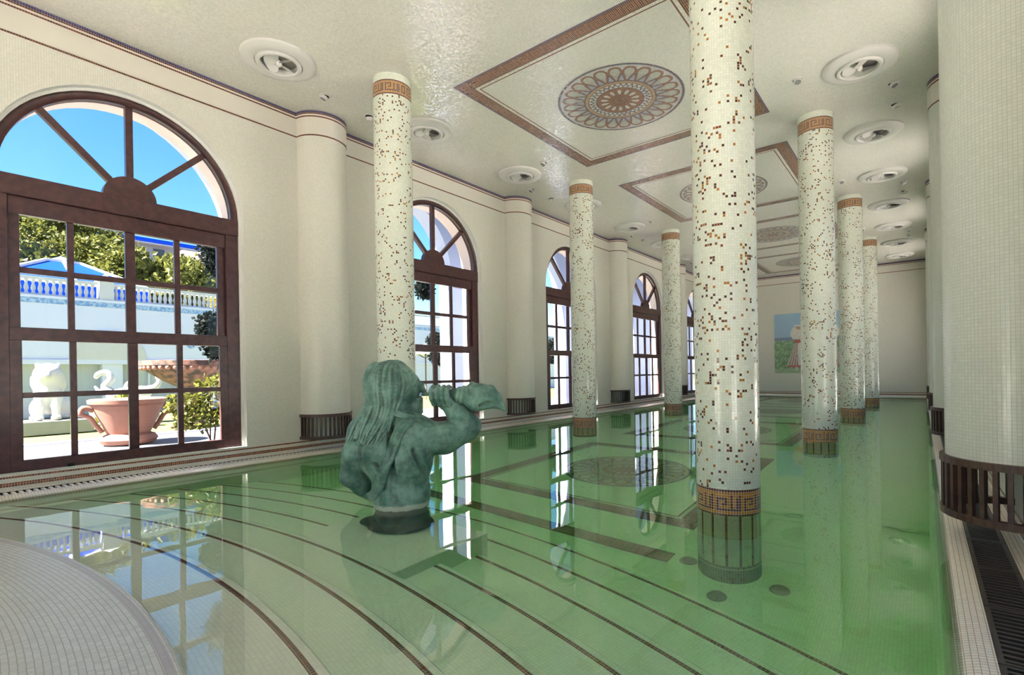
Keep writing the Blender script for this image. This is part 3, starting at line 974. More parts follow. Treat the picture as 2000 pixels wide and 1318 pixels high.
# ------------------------------------------------------------------ sculpting: signed distance fields -> one continuous mesh
def surface_nets(f, o, h):
    nx, ny, nz = f.shape
    s = f < 0
    c = [s[a:nx-1+a, b:ny-1+b, d:nz-1+d] for a in (0, 1) for b in (0, 1) for d in (0, 1)]
    tot = sum(q.astype(np.int8) for q in c)
    act = (tot > 0) & (tot < 8)
    idx = np.full(act.shape, -1, dtype=np.int64); ii = np.argwhere(act); idx[act] = np.arange(len(ii))
    acc = np.zeros((len(ii), 3)); cnt = np.zeros(len(ii))
    cor = [(a, b, d) for a in (0, 1) for b in (0, 1) for d in (0, 1)]
    vals = [f[ii[:, 0]+a, ii[:, 1]+b, ii[:, 2]+d] for a, b, d in cor]
    for p in range(8):
        for q in range(p+1, 8):
            dd = np.array(cor[q])-np.array(cor[p])
            if np.abs(dd).sum() != 1: continue
            va, vb = vals[p], vals[q]; m = (va < 0) != (vb < 0)
            t = np.where(m, va/np.where(m, va-vb, 1), 0)
            acc += m[:, None]*(np.array(cor[p])[None]+t[:, None]*dd[None]); cnt += m
    V = o+(ii+acc/cnt[:, None])*h
    F = []
    for ax in range(3):
        sl0 = [slice(None)]*3; sl1 = [slice(None)]*3
        sl0[ax] = slice(0, -1); sl1[ax] = slice(1, None)
        a, b = s[tuple(sl0)], s[tuple(sl1)]
        e = np.argwhere(a != b); u, v = (ax+1) % 3, (ax+2) % 3
        ok = (e[:, u] > 0) & (e[:, v] > 0) & (e[:, u] < f.shape[u]-1) & (e[:, v] < f.shape[v]-1)
        e = e[ok]; inside = s[tuple(e.T)]
        def cell(du, dv):
            k = e.copy(); k[:, u] -= du; k[:, v] -= dv; return idx[tuple(k.T)]
        q = np.stack([cell(1, 1), cell(0, 1), cell(0, 0), cell(1, 0)], 1)
        q[~inside] = q[~inside][:, ::-1]
        F.append(q)
    return V, np.concatenate(F)
class SDF:
    def __init__(s, lo, hi, h):
        s.h = h; s.o = np.array(lo, float)
        n = [int((b-a)/h)+2 for a, b in zip(lo, hi)]
        s.X, s.Y, s.Z = np.meshgrid(*[lo[i]+h*np.arange(n[i]) for i in range(3)], indexing='ij')
        s.X = s.X.astype(np.float32); s.Y = s.Y.astype(np.float32); s.Z = s.Z.astype(np.float32)
        s.f = np.full(s.X.shape, 1.0, np.float32)
    def win(s, lo, hi):
        a = [max(0, int((lo[i]-s.o[i])/s.h)) for i in range(3)]; b = [max(0, int((hi[i]-s.o[i])/s.h)+2) for i in range(3)]
        return tuple(slice(p, q) for p, q in zip(a, b))
    def join(s, sl, d, k):
        a = s.f[sl]
        if k <= 0: s.f[sl] = np.minimum(a, d); return
        h = np.clip(0.5+0.5*(a-d)/k, 0, 1); s.f[sl] = a*(1-h)+d*h-k*h*(1-h)
    def cut(s, sl, d, k):
        a = s.f[sl]; h = np.clip(0.5-0.5*(a+d)/k, 0, 1); s.f[sl] = a*(1-h)-d*h+k*h*(1-h)
    def ell(s, c, r, k=0.05, rot=None, cut=False):
        R_ = max(r)*1.1+k*1.5; sl = s.win([q-R_ for q in c], [q+R_ for q in c])
        P = np.stack([s.X[sl]-c[0], s.Y[sl]-c[1], s.Z[sl]-c[2]], -1)
        if rot is not None: P = P @ np.array(rot)
        r = np.array(r, np.float32)
        k0 = np.linalg.norm(P/r, axis=-1); k1 = np.linalg.norm(P/(r*r), axis=-1)+1e-6
        d = k0*(k0-1)/k1
        (s.cut if cut else s.join)(sl, d, k); return s
    def cone(s, a, b, ra, rb, k=0.04, cut=False, flat=None):
        a = np.array(a, float); b = np.array(b, float); R_ = max(ra, rb)+k*1.5+.01
        sl = s.win(np.minimum(a, b)-R_, np.maximum(a, b)+R_)
        P = np.stack([s.X[sl]-a[0], s.Y[sl]-a[1], s.Z[sl]-a[2]], -1); d = b-a; L = d@d+1e-9
        t = np.clip((P @ d)/L, 0, 1)
        q = np.linalg.norm(P-t[..., None]*d, axis=-1)-(ra+(rb-ra)*t)
        (s.cut if cut else s.join)(sl, q, k); return s
    def chain(s, pts, rads, k=0.04, cut=False):
        for i in range(len(pts)-1): s.cone(pts[i], pts[i+1], rads[i], rads[i+1], k, cut)
        return s
    def ray_in(s, u, w):                     # first surface from -Y at given x,z
        i = int(round((u-s.o[0])/s.h)); k = int(round((w-s.o[2])/s.h))
        col = s.f[i, :, k]; j = int(np.argmax(col < 0.0)); return s.o[1]+j*s.h
    def obj(s, name, mat, parent=None, smooth_it=1):
        f = s.f.copy(); f[0] = f[-1] = 1; f[:, 0] = f[:, -1] = 1; f[:, :, 0] = f[:, :, -1] = 1
        V, F = surface_nets(f, s.o, s.h)
        me = bpy.data.meshes.new(name); me.from_pydata(V.tolist(), [], F.tolist())
        me.materials.append(mat); me.polygons.foreach_set('use_smooth', [True]*len(me.polygons)); me.update()
        o = bpy.data.objects.new(name, me); COL.objects.link(o)
        if parent is not None: o.parent = parent
        return o
def spline(pts, n):
    pts = [np.array(p, float) for p in pts]; P = [2*pts[0]-pts[1]]+pts+[2*pts[-1]-pts[-2]]; out = []
    for i in range(1, len(P)-2):
        for j in range(n):
            t = j/n; a, b, c, d = P[i-1], P[i], P[i+1], P[i+2]
            out.append(0.5*((2*b)+(c-a)*t+(2*a-5*b+4*c-d)*t*t+(3*b-a-3*c+d)*t**3))
    out.append(pts[-1]); return out

def bronze():
    m, t, out = nt('verdigris_bronze'); g = N(t)
    co = g('TexCoord').outputs[3]
    def noise(sc, det, off=(0, 0, 0)):
        n = g('TexNoise', g.vmath('ADD', co, off)); n.inputs['Scale'].default_value = sc; n.inputs['Detail'].default_value = det; n.inputs['Roughness'].default_value = 0.65
        return n.outputs[0]
    c = g.mix(g.smooth(noise(5, 6), 0.35, 0.65), (0.048, 0.120, 0.094), (0.205, 0.345, 0.275))
    c = g.mix(g.math('MULTIPLY', g.smooth(noise(16, 6, (3, 1, 7)), 0.50, 0.72), 0.75), c, (0.030, 0.185, 0.125))
    c = g.mix(g.math('MULTIPLY', g.smooth(noise(7, 7, (9, 4, 2)), 0.55, 0.75), 0.6), c, (0.24, 0.33, 0.32))
    c = g.mix(g.smooth(noise(34, 4, (1, 8, 5)), 0.66, 0.80), c, (0.36, 0.48, 0.34))
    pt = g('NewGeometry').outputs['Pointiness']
    c = g.mix(g.smooth(pt, 0.50, 0.43), c, (0.060, 0.052, 0.030))  # hollows: brown patina and painted shade in one dark tint
    c = g.mix(g.math('MULTIPLY', g.smooth(pt, 0.505, 0.57), 0.75), c, (0.24, 0.37, 0.31))  # ridges tinted paler, a highlight put into the colour
    z = g('SeparateXYZ', g('NewGeometry').outputs[0]).outputs[2]
    zn = g.math('ADD', z, g.math('MULTIPLY', g.math('SUBTRACT', noise(14, 4, (2, 2, 2)), 0.5), 0.05))
    crust = g.math('MULTIPLY', g.smooth(zn, 0.055, 0.03), g.smooth(zn, -0.012, 0.006))
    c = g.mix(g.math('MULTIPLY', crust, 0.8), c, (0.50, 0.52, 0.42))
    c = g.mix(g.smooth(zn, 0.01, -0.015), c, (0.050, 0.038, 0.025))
    b = g('Bump'); b.inputs['Strength'].default_value = 0.35; b.inputs['Distance'].default_value = 0.012
    t.links.new(noise(28, 6), b.inputs['Height'])
    principled(g, out, c, 0.5, 0.5, 0.15, b.outputs[0])
    return m
M['bronze'] = bronze()

# ------------------------------------------------------------------ bronze triton blowing a conch, waist deep in the pool
ST = empty('triton_statue', (-3.80, 2.92, -0.504), R(37.16))
def P(x, y, v=0.0): return ((x-772)/214, v, (992-y)/214+0.504)
b = SDF((-0.66, -0.46, -0.004), (0.78, 0.50, 1.79), 0.0125)
b.ell(P(772, 960), (.265, .19, .24), .08)
b.chain([P(772, 992), P(772, 1060), P(770, 1099)], [.225, .225, .225], .10)
b.ell(P(778, 1086, -.12), (.29, .26, .10), .06); b.ell(P(722, 1078, -.06), (.12, .14, .07), .04)  # flare and lobe added to fill out the torso's dark reflection
b.ell(P(764, 905), (.315, .20, .22), .08)
b.ell(P(754, 862, .01), (.335, .20, .17), .08)
b.ell(P(790, 900, -.02), (.20, .19, .26), .06)
b.ell(P(722, 880, -.02), (.15, .17, .20), .06)                      # left shoulder blade
b.ell(P(790, 858, -.03), (.15, .17, .15), .06)                      # right shoulder blade
b.cone(P(760, 815, .02), P(704, 842, .02), .105, .12, .07)          # trapezius
b.cone(P(765, 815, .02), P(806, 846, .04), .105, .135, .07)
b.cone(P(765, 832, .02), P(772, 785, .03), .125, .11, .06)          # neck
b.ell(P(772, 765, .05), (.135, .165, .195), .04)                    # head
b.ell(P(790, 762, .10), (.085, .10, .13), .04)                      # cheek, brow
b.cone(P(806, 756, .10), P(814, 772, .12), .022, .026, .02)         # nose
b.ell(P(806, 764, .165), (.028, .022, .022), .02, cut=True); b.ell(P(803, 764, .155), (.022, .02, .018), .006)   # eye
b.cone(P(796, 756, .19), P(810, 757, .14), .018, .02, .02)          # brow
b.ell(P(806, 786, .10), (.03, .05, .02), .015)                      # lips
b.ell(P(795, 802, .09), (.075, .09, .085), .03)                     # beard
for k in range(5): b.cone(P(786+k*5, 786, .02+.03*k), P(784+k*6, 815, .02+.03*k), .022, .012, .012)
b.ell(P(783, 772, -.07), (.022, .018, .038), .012)                  # ear
# right arm raised to the conch
b.ell(P(806, 858, .03), (.15, .15, .15), .07)
b.chain([P(806, 862, .03), P(855, 864, .07), P(898, 848, .11)], [.150, .142, .118], .05)
b.ell(P(905, 840, .11), (.105, .10, .095), .04)
b.chain([P(900, 838, .11), P(883, 815, .09), P(862, 795, .06)], [.110, .105, .074], .04)
b.ell(P(857, 786, .045), (.085, .085, .085), .035)                  # palm
for k, (fx, ln) in enumerate(((838, .9), (848, 1.05), (858, 1.05), (868, .9))):      # fingers wrapped over the shell
    f = [P(fx+2, 796, -.035), P(fx-1, 783, -.075), P(fx-2, 769, -.058), P(fx, 762, .0), P(fx+2, 764, .05)]
    b.chain(f, [.023, .0245, .024, .022, .018], .003)
b.chain([P(866, 795, .10), P(856, 781, .15), P(842, 771, .14), P(836, 770, .09)], [.032, .030, .028, .022], .012)   # thumb on the far side
# left arm hanging, hand under water
b.ell(P(698, 850, .02), (.125, .14, .14), .06)
b.chain([P(697, 850, .02), P(684, 895, .0), P(674, 932, .02)], [.125, .118, .098], .05)
b.chain([P(674, 934, .02), P(690, 958, .10), P(712, 985, .16)], [.100, .086, .060], .04)
b.ell(P(716, 992, .17), (.07, .05, .05), .03)
for k in range(4): b.chain([P(722+2*k, 988+3*k, .15+.015*k), P(734+2*k, 996+3*k, .16+.015*k), P(742+2*k, 1008+3*k, .16+.015*k)], [.022, .021, .016], .008)
b.chain([P(712, 990, .12), P(720, 1000, .09), P(728, 1010, .09)], [.024, .022, .016], .008)
# spine furrow, shoulder-blade edges, waist fold
for (pts, r_) in (([(762, 838), (764, 880), (768, 925), (772, 975)], .020), ([(712, 850), (704, 890), (716, 925)], .014), ([(806, 880), (818, 905), (824, 930)], .014), ([(735, 905), (745, 925), (750, 950)], .012)):
    q = []
    for (x, y) in pts:
        p = P(x, y); q.append((p[0], b.ray_in(p[0], p[2])-.004, p[2]))
    b.chain(spline(q, 4), [r_]*(4*(len(q)-1)+1), .03, cut=True)
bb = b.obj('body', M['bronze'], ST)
# crossing sash over the back
sash = SDF((-0.50, -0.40, 0.36), (0.24, 0.20, 1.43), 0.008)
for off, rr in ((-.026, .020), (0, .028), (.026, .020)):
    q = []
    for (x, y) in ((797, 824), (784, 838), (775, 858), (766, 882), (752, 915), (738, 950), (722, 968), (707, 977)):
        p = P(x, y); u = p[0]+off; q.append((u, b.ray_in(u, p[2]-off*.5)-.006, p[2]-off*.5))
    q = spline(q, 4); sash.chain(q, [rr]*len(q), .010)
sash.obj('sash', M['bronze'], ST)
# hair: long locks falling from the crown down the back
hr = SDF((-0.45, -0.34, 0.91), (0.30, 0.36, 1.85), 0.0085)
hr.ell(P(752, 752, .02), (.155, .17, .185), .05)
hr.ell(P(742, 790, -.03), (.120, .125, .17), .05)
hr.cone(P(736, 730, -.03), P(725, 714, -.03), .05, .018, .02)
rs = random.Random(4)
locks = [
    [(740, 716, -.02), (726, 722, -.06), (719, 748, -.09), (722, 785, -.12), (712, 812, -.13), (700, 838, -.15), (692, 862, -.17)],
    [(748, 714, -.02), (734, 724, -.10), (729, 755, -.15), (731, 790, -.16), (722, 815, -.16), (712, 842, -.19), (706, 858, -.19)],
    [(754, 712, -.02), (745, 726, -.14), (742, 760, -.19), (744, 795, -.19), (736, 822, -.18), (724, 846, -.20), (716, 862, -.21)],
    [(760, 712, -.02), (755, 728, -.15), (754, 762, -.20), (756, 796, -.19), (748, 825, -.19), (736, 848, -.21), (722, 866, -.22)],
    [(765, 713, 0), (765, 730, -.14), (766, 760, -.18), (763, 792, -.18), (757, 818, -.19), (748, 842, -.21), (738, 862, -.22)],
    [(768, 714, .02), (774, 732, -.11), (777, 758, -.14), (772, 785, -.15), (764, 805, -.17), (758, 826, -.19), (752, 842, -.21)],
    [(770, 715, .05), (783, 735, -.05), (786, 752, -.08), (778, 775, -.12), (768, 795, -.15), (762, 808, -.17)],
    [(772, 716, .08), (788, 734, .02), (794, 748, .02), (788, 760, -.03), (780, 772, -.08)],
    [(764, 800, -.14), (776, 812, -.15), (792, 818, -.10), (810, 819, -.02)],
]
for lk in locks:
    for j in range(5):
        dx = (j-2)*4.2+rs.uniform(-1, 1)
        pts = [P(x+dx*(0.35+0.65*min(1, i/2))+rs.uniform(-1.2, 1.2), y+rs.uniform(-1.5, 1.5), v+abs(j-2)*.008-.008*(j == 2)) for i, (x, y, v) in enumerate(lk)]
        q = spline(pts, 5); n = len(q); w0 = rs.uniform(.012, .018)
        hr.chain(q, [w0*(1.15-0.75*(i/n)**2.2) for i in range(n)], .006)
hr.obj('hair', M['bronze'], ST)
# conch shell
cs = SDF((0.14, -0.16, 1.25), (1.02, 0.30, 1.67), 0.0085)
cs.chain([P(812, 777, .09), P(832, 776, .075), P(850, 777, .06), P(878, 779, .05)], [.014, .018, .035, .052], .03)
cs.chain([P(878, 779, .05), P(900, 779, .05), P(920, 785, .05), P(942, 787, .05), P(958, 796, .05), P(977, 812, .05)], [.055, .076, .122, .098, .048, .008], .03)
cs.chain([P(935, 766, .03), P(950, 768, .03), P(964, 782, .03), P(977, 808, .04)], [.03, .033, .024, .008], .02)
for k in range(7):
    t = 2*PI*k/7
    cs.ell(P(913+3*math.sin(k), 779-21*math.cos(t), .05+.10*math.sin(t)), (.026, .026, .026), .025)
for k in range(6):
    t = 2*PI*(k+.5)/6
    cs.ell(P(936, 783-20*math.cos(t), .05+.095*math.sin(t)), (.03, .026, .026), .025)
for k, (x, r_) in enumerate(((884, .062), (893, .070), (903, .084))):
    pts = [P(x+3*math.cos(t), 779-214*r_*math.cos(t), .05+r_*math.sin(t)) for t in np.linspace(0, 2*PI, 17)]
    cs.chain(pts, [.012]*17, .014)
cs.ell(P(925, 770, .02), (.07, .08, .06), .03); cs.ell(P(915, 795, .0), (.06, .08, .055), .03); cs.ell(P(940, 772, -.02), (.05, .06, .05), .025)
cs.chain([P(930, 800, -.035), P(946, 797, -.035), P(962, 800, -.01)], [.020, .024, .014], .02, cut=True)
cs.obj('conch_shell', M['bronze'], ST)
tag(ST, 'green bronze triton statue seen from behind blowing a conch shell, waist deep in pool', 'statue')
# underwater plinth the statue stands on
pl = MB(); pl.box(-4.24, -2.95, 2.195, 3.15, DEPTH, -0.503)
tag(pl.build('statue_plinth', M['pool'], bevel=.01), 'square mosaic plinth under water beneath the bronze statue', 'plinth')

# ------------------------------------------------------------------ outside: paving, lawn, arcade
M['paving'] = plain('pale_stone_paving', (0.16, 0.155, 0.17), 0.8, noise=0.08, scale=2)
M['plaza'] = plain('white_bounce_paving', (0.86, 0.84, 0.80), 0.8)  # kept bright white to bounce sunlight into the room
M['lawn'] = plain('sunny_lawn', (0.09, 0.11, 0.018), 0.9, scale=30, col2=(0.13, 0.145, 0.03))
M['outwhite'] = plain('white_render_shade_blue', (0.47, 0.50, 0.63), 0.85, noise=0.03, scale=2)  # white render; the blue of its shaded faces is in the colour
XO = XL-WT
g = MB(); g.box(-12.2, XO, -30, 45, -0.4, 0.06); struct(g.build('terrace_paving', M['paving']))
g = MB(); g.box(XR+WT, XR+30, -30, 45, -0.4, 0.06); struct(g.build('added_bounce_paving_right', M['plaza']))  # unseen ground, added as a bright bounce surface
g = MB(); g.box(XO, XR+WT, -30, YB-.3, -0.4, 0.06); struct(g.build('added_bounce_paving_rear', M['plaza']))  # same added bounce surface behind the rear wall
g = MB(); g.box(-12.45, -12.2, -30, 45, -0.4, 0.09); struct(g.build('lawn_kerb', M['outwhite']))
g = MB(); g.box(-40, -12.45, -30, 60, -0.5, 0.0); tag(g.build('lawn', M['lawn']), 'short sunny green lawn beyond the white garden kerb', 'lawn', kind='stuff')
ar = MB()                                        # freestanding white arcade before the windows
AC = [1.995+DY*k for k in range(-2, 7)]
AX0, AX1, AR, AZ = -9.62, -9.18, 1.72, 3.55
wall_with_arches(ar, AX1, AC[0]-2.469, AC[-1]+2.469, 0.06, 6.0, AC, AR, AZ, 0.06)
wall_with_arches(ar, AX0, AC[0]-2.469, AC[-1]+2.469, 0.06, 6.0, AC, AR, AZ, 0.06, flip=True)
for c in AC: reveal(ar, AX1, AX0, c, AR, AZ, 0.06)
ar.box(AX0, AX1, AC[0]-2.469, AC[-1]+2.469, 6.0, 6.1)
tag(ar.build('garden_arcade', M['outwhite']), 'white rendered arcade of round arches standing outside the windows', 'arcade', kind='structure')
M['terra'] = plain('terracotta', (0.22, 0.10, 0.068), 0.75, noise=0.18, scale=6)
M['oldterra'] = plain('weathered_terracotta', (0.17, 0.075, 0.05), 0.85, scale=7, col2=(0.030, 0.022, 0.017), bump=0.4)
M['marble'] = plain('white_marble', (0.42, 0.42, 0.42), 0.6, noise=0.05, scale=5)
M['stone'] = plain('grey_stone', (0.22, 0.225, 0.21), 0.85, noise=0.15, scale=4)
M['bluetile'] = plain('blue_patterned_tile', (0.09, 0.20, 0.42), 0.4, scale=14, col2=(0.30, 0.40, 0.55))
M['blueroof'] = plain('vivid_blue_roof', (0.002, 0.032, 0.30), 0.7, spec=0.05)
M['curtain'] = plain('pale_curtain', (0.34, 0.37, 0.40), 0.8, noise=0.2, scale=9, stretch=(1, 6, 0.05))
M['darkglass'] = plain('dark_window_glass', (0.06, 0.07, 0.08), 0.15)
M['bark'] = plain('brown_bark', (0.10, 0.065, 0.045), 0.9, noise=0.3)
M['pinkwall'] = plain('pink_house_wall', (0.32, 0.14, 0.13), 0.85)
M['redroof'] = plain('pink_tiled_roof', (0.19, 0.09, 0.085), 0.85, noise=0.15, scale=3)
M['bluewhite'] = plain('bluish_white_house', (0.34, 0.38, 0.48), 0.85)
M['mountain'] = plain('hillside_scrub', (0.025, 0.032, 0.012), 0.95, scale=0.6, col2=(0.05, 0.042, 0.02))
def leafmat(name, c1, c2, rough=0.5):
    m, t, out = nt(name); g = N(t)
    w = g('TexWhiteNoise', g('Attribute', attribute_name='col').outputs[0], noise_dimensions='3D').outputs[0]
    c = g.mix(w, c1, c2)
    p = principled(g, out, c, rough, 0.12)
    tr = g('BsdfTranslucent'); t.links.new(c, tr.inputs[0])
    mx = g('MixShader', 0.3, p.outputs[0], tr.outputs[0]); t.links.new(mx.outputs[0], out.inputs[0])
    return m
M['leaf_pine'] = leafmat('pine_leaves', (0.022, 0.034, 0.008), (0.17, 0.17, 0.036))
M['leaf_dark'] = leafmat('dark_topiary_leaves', (0.004, 0.007, 0.007), (0.016, 0.022, 0.018))
M['leaf_rose'] = leafmat('rose_leaves', (0.010, 0.018, 0.006), (0.17, 0.17, 0.03), 0.35)
M['leaf_lily'] = leafmat('lily_leaves', (0.10, 0.14, 0.022), (0.21, 0.23, 0.03), 0.4)
M['leaf_yellow'] = leafmat('yellow_blossom', (0.20, 0.15, 0.006), (0.24, 0.19, 0.03))
def leaves(blobs, n, size, seed, shell=0.55, flat=False):
    """leaf clumps: each leaf a folded blade; blobs = [(centre, radii)]"""
    rg = np.random.default_rng(seed); m = MB()
    vol = np.array([r[0]*r[1]*r[2] for _, r in blobs])**(2/3); cnt = np.maximum(8, (n*vol/vol.sum())).astype(int)
    for (c, r), k in zip(blobs, cnt):
        d = rg.normal(size=(k, 3)); d /= np.linalg.norm(d, axis=1)[:, None]
        rad = (shell+(1-shell)*rg.random(k))*(1+.12*rg.normal(size=k))
        P_ = np.array(c)+d*rad[:, None]*np.array(r)
        for i in range(k):
            a = Vector(d[i]*.6+rg.normal(size=3)*.8).normalized(); bq = a.cross(Vector(rg.normal(size=3))).normalized()
            s = size*rg.uniform(.6, 1.3); p = Vector(P_[i]); w = bq*s*.42; l = a*s
            up = a.cross(bq)*s*.14; cc = tuple(rg.random(3))
            m.face([p, p+l*.5+w+up, p+l, p+l*.5], col=cc); m.face([p, p+l*.5, p+l, p+l*.5-w+up], col=cc)
    return m
def plant(name, loc, blobs, n, size, mat, seed, label, cat, stems=None, group=None):
    e = empty(name, loc)
    L = lambda q: tuple(a-b for a, b in zip(q, loc))
    tag(leaves([(L(c), r) for c, r in blobs], n, size, seed).build('foliage', mat, e), kind='stuff')
    for s in (stems or []):
        MB().tube([L(p) for p in s[0]], s[1], 7).build('stem', M['bark'], e, smooth=True)
    tag(e, label, cat, group); return e

# white terrace wall opposite: lower glazed rooms, tiled frieze, balustrade -----
TX = -22.0
tb = empty('terrace_building', (TX, 4.5, 0))
def tbox(nm, x0, x1, y0, y1, z0, z1, mat, bev=0): return MB().box(x0, x1, y0-4.5, y1-4.5, z0, z1).build(nm, mat, tb, bevel=bev)
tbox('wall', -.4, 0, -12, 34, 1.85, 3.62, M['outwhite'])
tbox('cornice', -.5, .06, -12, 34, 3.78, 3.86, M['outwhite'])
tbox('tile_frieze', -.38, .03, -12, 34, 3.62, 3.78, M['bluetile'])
tbox('lintel', -.4, .05, -12, 34, 1.70, 1.85, M['outwhite'])
for (y0, y1) in ((-12, 0.2), (4.75, 5.3), (6.9, 9.6), (13, 34)): tbox('pier', -.4, -.02, y0, y1, 0, 1.70, M['outwhite'])
for (y0, y1) in ((.2, 2.5), (2.5, 4.75), (5.3, 6.9), (9.6, 13)):
    tbox('curtain', -.36, -.30, y0, y1, 0, 1.70, M['curtain'])
for y in (1.3, 2.5, 3.6, 6.1, 11.2): tbox('door_post', -.30, -.22, y-.03, y+.03, 0, 1.70, M['outwhite'])
for yc in (4.95, 11.0):                              # shallow blind arch in the wall
    MB().prism([(yc-4.5+1.0*math.cos(PI*k/16), 1.85+1.0*math.sin(PI*k/16)) for k in range(17)], 0, 0, .05).build('blind_arch', M['marble'], tb)
for (y, z) in ((7.35, 2.42), (1.0, 2.3)):
    o = MB().lathe([(0, 0), (.13, 0), (.13, .02), (0, .021)], 20, axis=(1, 0, 0)).build('tile_disc', M['bluetile'], tb); o.location = (.01, y-4.5, z)
tbox('terrace_floor', -12, -.4, -12, 34, 3.55, 3.84, M['outwhite'])
tag(tb, 'white terrace building with blue tile frieze and curtained glass doors across the lawn', 'building')
bal = empty('balustrade', (TX, 4.5, 3.86))
MB().box(-.30, -.04, -12, 22, .50, .60).build('top_rail', M['marble'], bal); MB().box(-.28, -.06, -12, 22, 0, .06).build('bottom_rail', M['marble'], bal)
b0 = None
PILL = (4.9, 9.0, 0.3, 13.5)
for k in range(64):
    y = 1.4+.158*k
    if any(abs(y-p) < .24 for p in PILL): continue
    if b0 is None:
        b0 = MB().lathe([(.05, .06), (.05, .10), (.035, .13), (.062, .22), (.055, .29), (.030, .38), (.045, .44), (.05, .47), (.05, .50)], 10).build('baluster', M['marble'], bal, smooth=True); o = b0
    else: o = share(b0, bal)
    o.location = (-.17, y-4.5, 0)
for p in PILL:
    MB().box(-.36, .02, p-4.5-.19, p-4.5+.19, 0, .66).build('pillar', M['marble'], bal)
    c = MB(); q = [(-.42, p-4.5-.25, .66), (.08, p-4.5-.25, .66), (.08, p-4.5+.25, .66), (-.42, p-4.5+.25, .66)]; tip = (-.17, p-4.5, .92)
    for i in range(4): c.face([q[i], q[(i+1) % 4], tip])
    c.face(q[::-1]); c.build('pillar_cap', M['marble'], bal)
tag(bal, 'white balustrade with turned balusters and capped pillars on the terrace', 'balustrade')
# blue pyramid skylight behind the balustrade
def pyramid(name, loc, hw, h0, h1, label):
    e = empty(name, loc)
    c = [(-hw, -hw, 0), (hw, -hw, 0), (hw, hw, 0), (-hw, hw, 0)]; t = [(x*.22, y*.22, h0) for x, y, _ in c]; tip = (0, 0, h1)
    for i in range(4):
        j = (i+1) % 4
        MB().face([c[i], c[j], t[j], t[i]]).face([c[j], c[i], (c[i][0], c[i][1], -.02), (c[j][0], c[j][1], -.02)]).build('roof_panel', M['blueroof'], e)
        MB().bar(c[i], t[i], .16, .12).build('ridge', M['marble'], e)
        MB().bar(c[i], c[j], .16, .16).build('eave', M['marble'], e)
        MB().bar(t[i], t[j], .12, .12).build('ridge', M['marble'], e)
        m_ = tuple((a+b)/2 for a, b in zip(c[i], c[j])); mt = tuple((a+b)/2 for a, b in zip(t[i], t[j]))
        MB().bar(m_, mt, .12, .10).build('ridge', M['marble'], e)
    cp = MB()
    for i in range(4): cp.face([t[i], t[(i+1) % 4], tip])
    cp.build('cap', M['bluetile'], e)
    MB().box(-hw+.1, hw-.1, -hw+.1, hw-.1, -.9, -.02).build('drum', M['blueroof'], e)
    tag(e, label, 'roof'); return e
pyramid('pyramid_roof', (-27.0, 4.62, 4.75), 2.3, 1.02, 1.32, 'blue pyramid roof with white ridges behind the balustrade')
# lion on its plinth --------------------------------------------------------
lp = MB(); lp.box(-.45, .45, -.60, .62, 0, .30)
o = lp.build('lion_plinth', M['stone'], bevel=.02, loc=(-15.4, 2.45, 0.02)); tag(o, 'grey stone plinth on the lawn beneath the white lion', 'plinth')
l = SDF((-.55, -.45, -.01), (.55, .75, 1.35), 0.022)
l.ell((0, .18, .40), (.22, .34, .30), .08); l.ell((0, -.02, .62), (.22, .24, .34), .08)
l.ell((0, -.08, .98), (.25, .24, .27), .06); l.ell((0, .02, .80), (.29, .26, .28), .06)
l.ell((0, -.22, 1.02), (.13, .16, .13), .04); l.ell((0, -.36, .97), (.08, .08, .07), .03)
for s in (-1, 1):
    l.chain([(s*.13, -.12, .60), (s*.13, -.20, .30), (s*.14, -.22, .06)], [.11, .08, .075], .04); l.ell((s*.14, -.28, .05), (.09, .13, .06), .03)
    l.ell((s*.22, .26, .24), (.13, .24, .22), .05); l.ell((s*.25, .08, .05), (.08, .17, .06), .03)
    l.ell((s*.17, -.05, 1.20), (.05, .03, .06), .02)
rl = random.Random(2)
for k in range(46):
    t = rl.uniform(0, 2*PI); ph = rl.uniform(-.9, .9); r_ = .25
    c0 = (r_*math.cos(t)*math.cos(ph), .02+r_*math.sin(t)*math.cos(ph)*.9, .90+.28*math.sin(ph))
    if c0[1] < -.18: continue
    l.cone(c0, (c0[0]*1.12, c0[1]*1.05, c0[2]-.14), .045, .015, .02)
l.chain([(.1, .50, .10), (.3, .55, .06), (.42, .35, .08), (.40, .20, .14)], [.04, .035, .035, .05], .03)
l.cone((0, .1, .03), (0, .3, .03), .3, .3, .02) if False else None
o = l.obj('lion_statue', M['marble']); o.location = (-15.4, 2.40, 0.32); o.rotation_euler = (0, 0, R(75)); tag(o, 'white marble seated lion statue with shaggy mane on the lawn', 'statue')
# white ornamental sculpture with curling necks
w_ = SDF((-.75, -.3, -.01), (.85, .3, 1.0), 0.02)
w_.ell((0, 0, .30), (.42, .18, .22), .06); w_.ell((.32, 0, .36), (.24, .17, .19), .06)
w_.chain(spline([(-.28, 0, .35), (-.42, 0, .55), (-.30, 0, .75), (-.40, 0, .92), (-.55, 0, .88), (-.60, 0, .80)], 5), list(np.linspace(.10, .045, 26)), .03)
w_.chain(spline([(.45, 0, .45), (.62, 0, .50), (.72, 0, .66), (.66, 0, .80)], 5), list(np.linspace(.09, .03, 16)), .03)
w_.chain(spline([(0, 0, .45), (.05, 0, .62), (.18, 0, .72)], 5), list(np.linspace(.07, .02, 11)), .03)
w_.chain([(-.62, 0, .55), (-.55, 0, .42), (-.40, 0, .40)], [.03, .05, .06], .03)
for x in (-.2, .3): w_.cone((x, .08, .2), (x, .1, 0), .08, .07, .04); w_.cone((x, -.08, .2), (x, -.1, 0), .08, .07, .04)
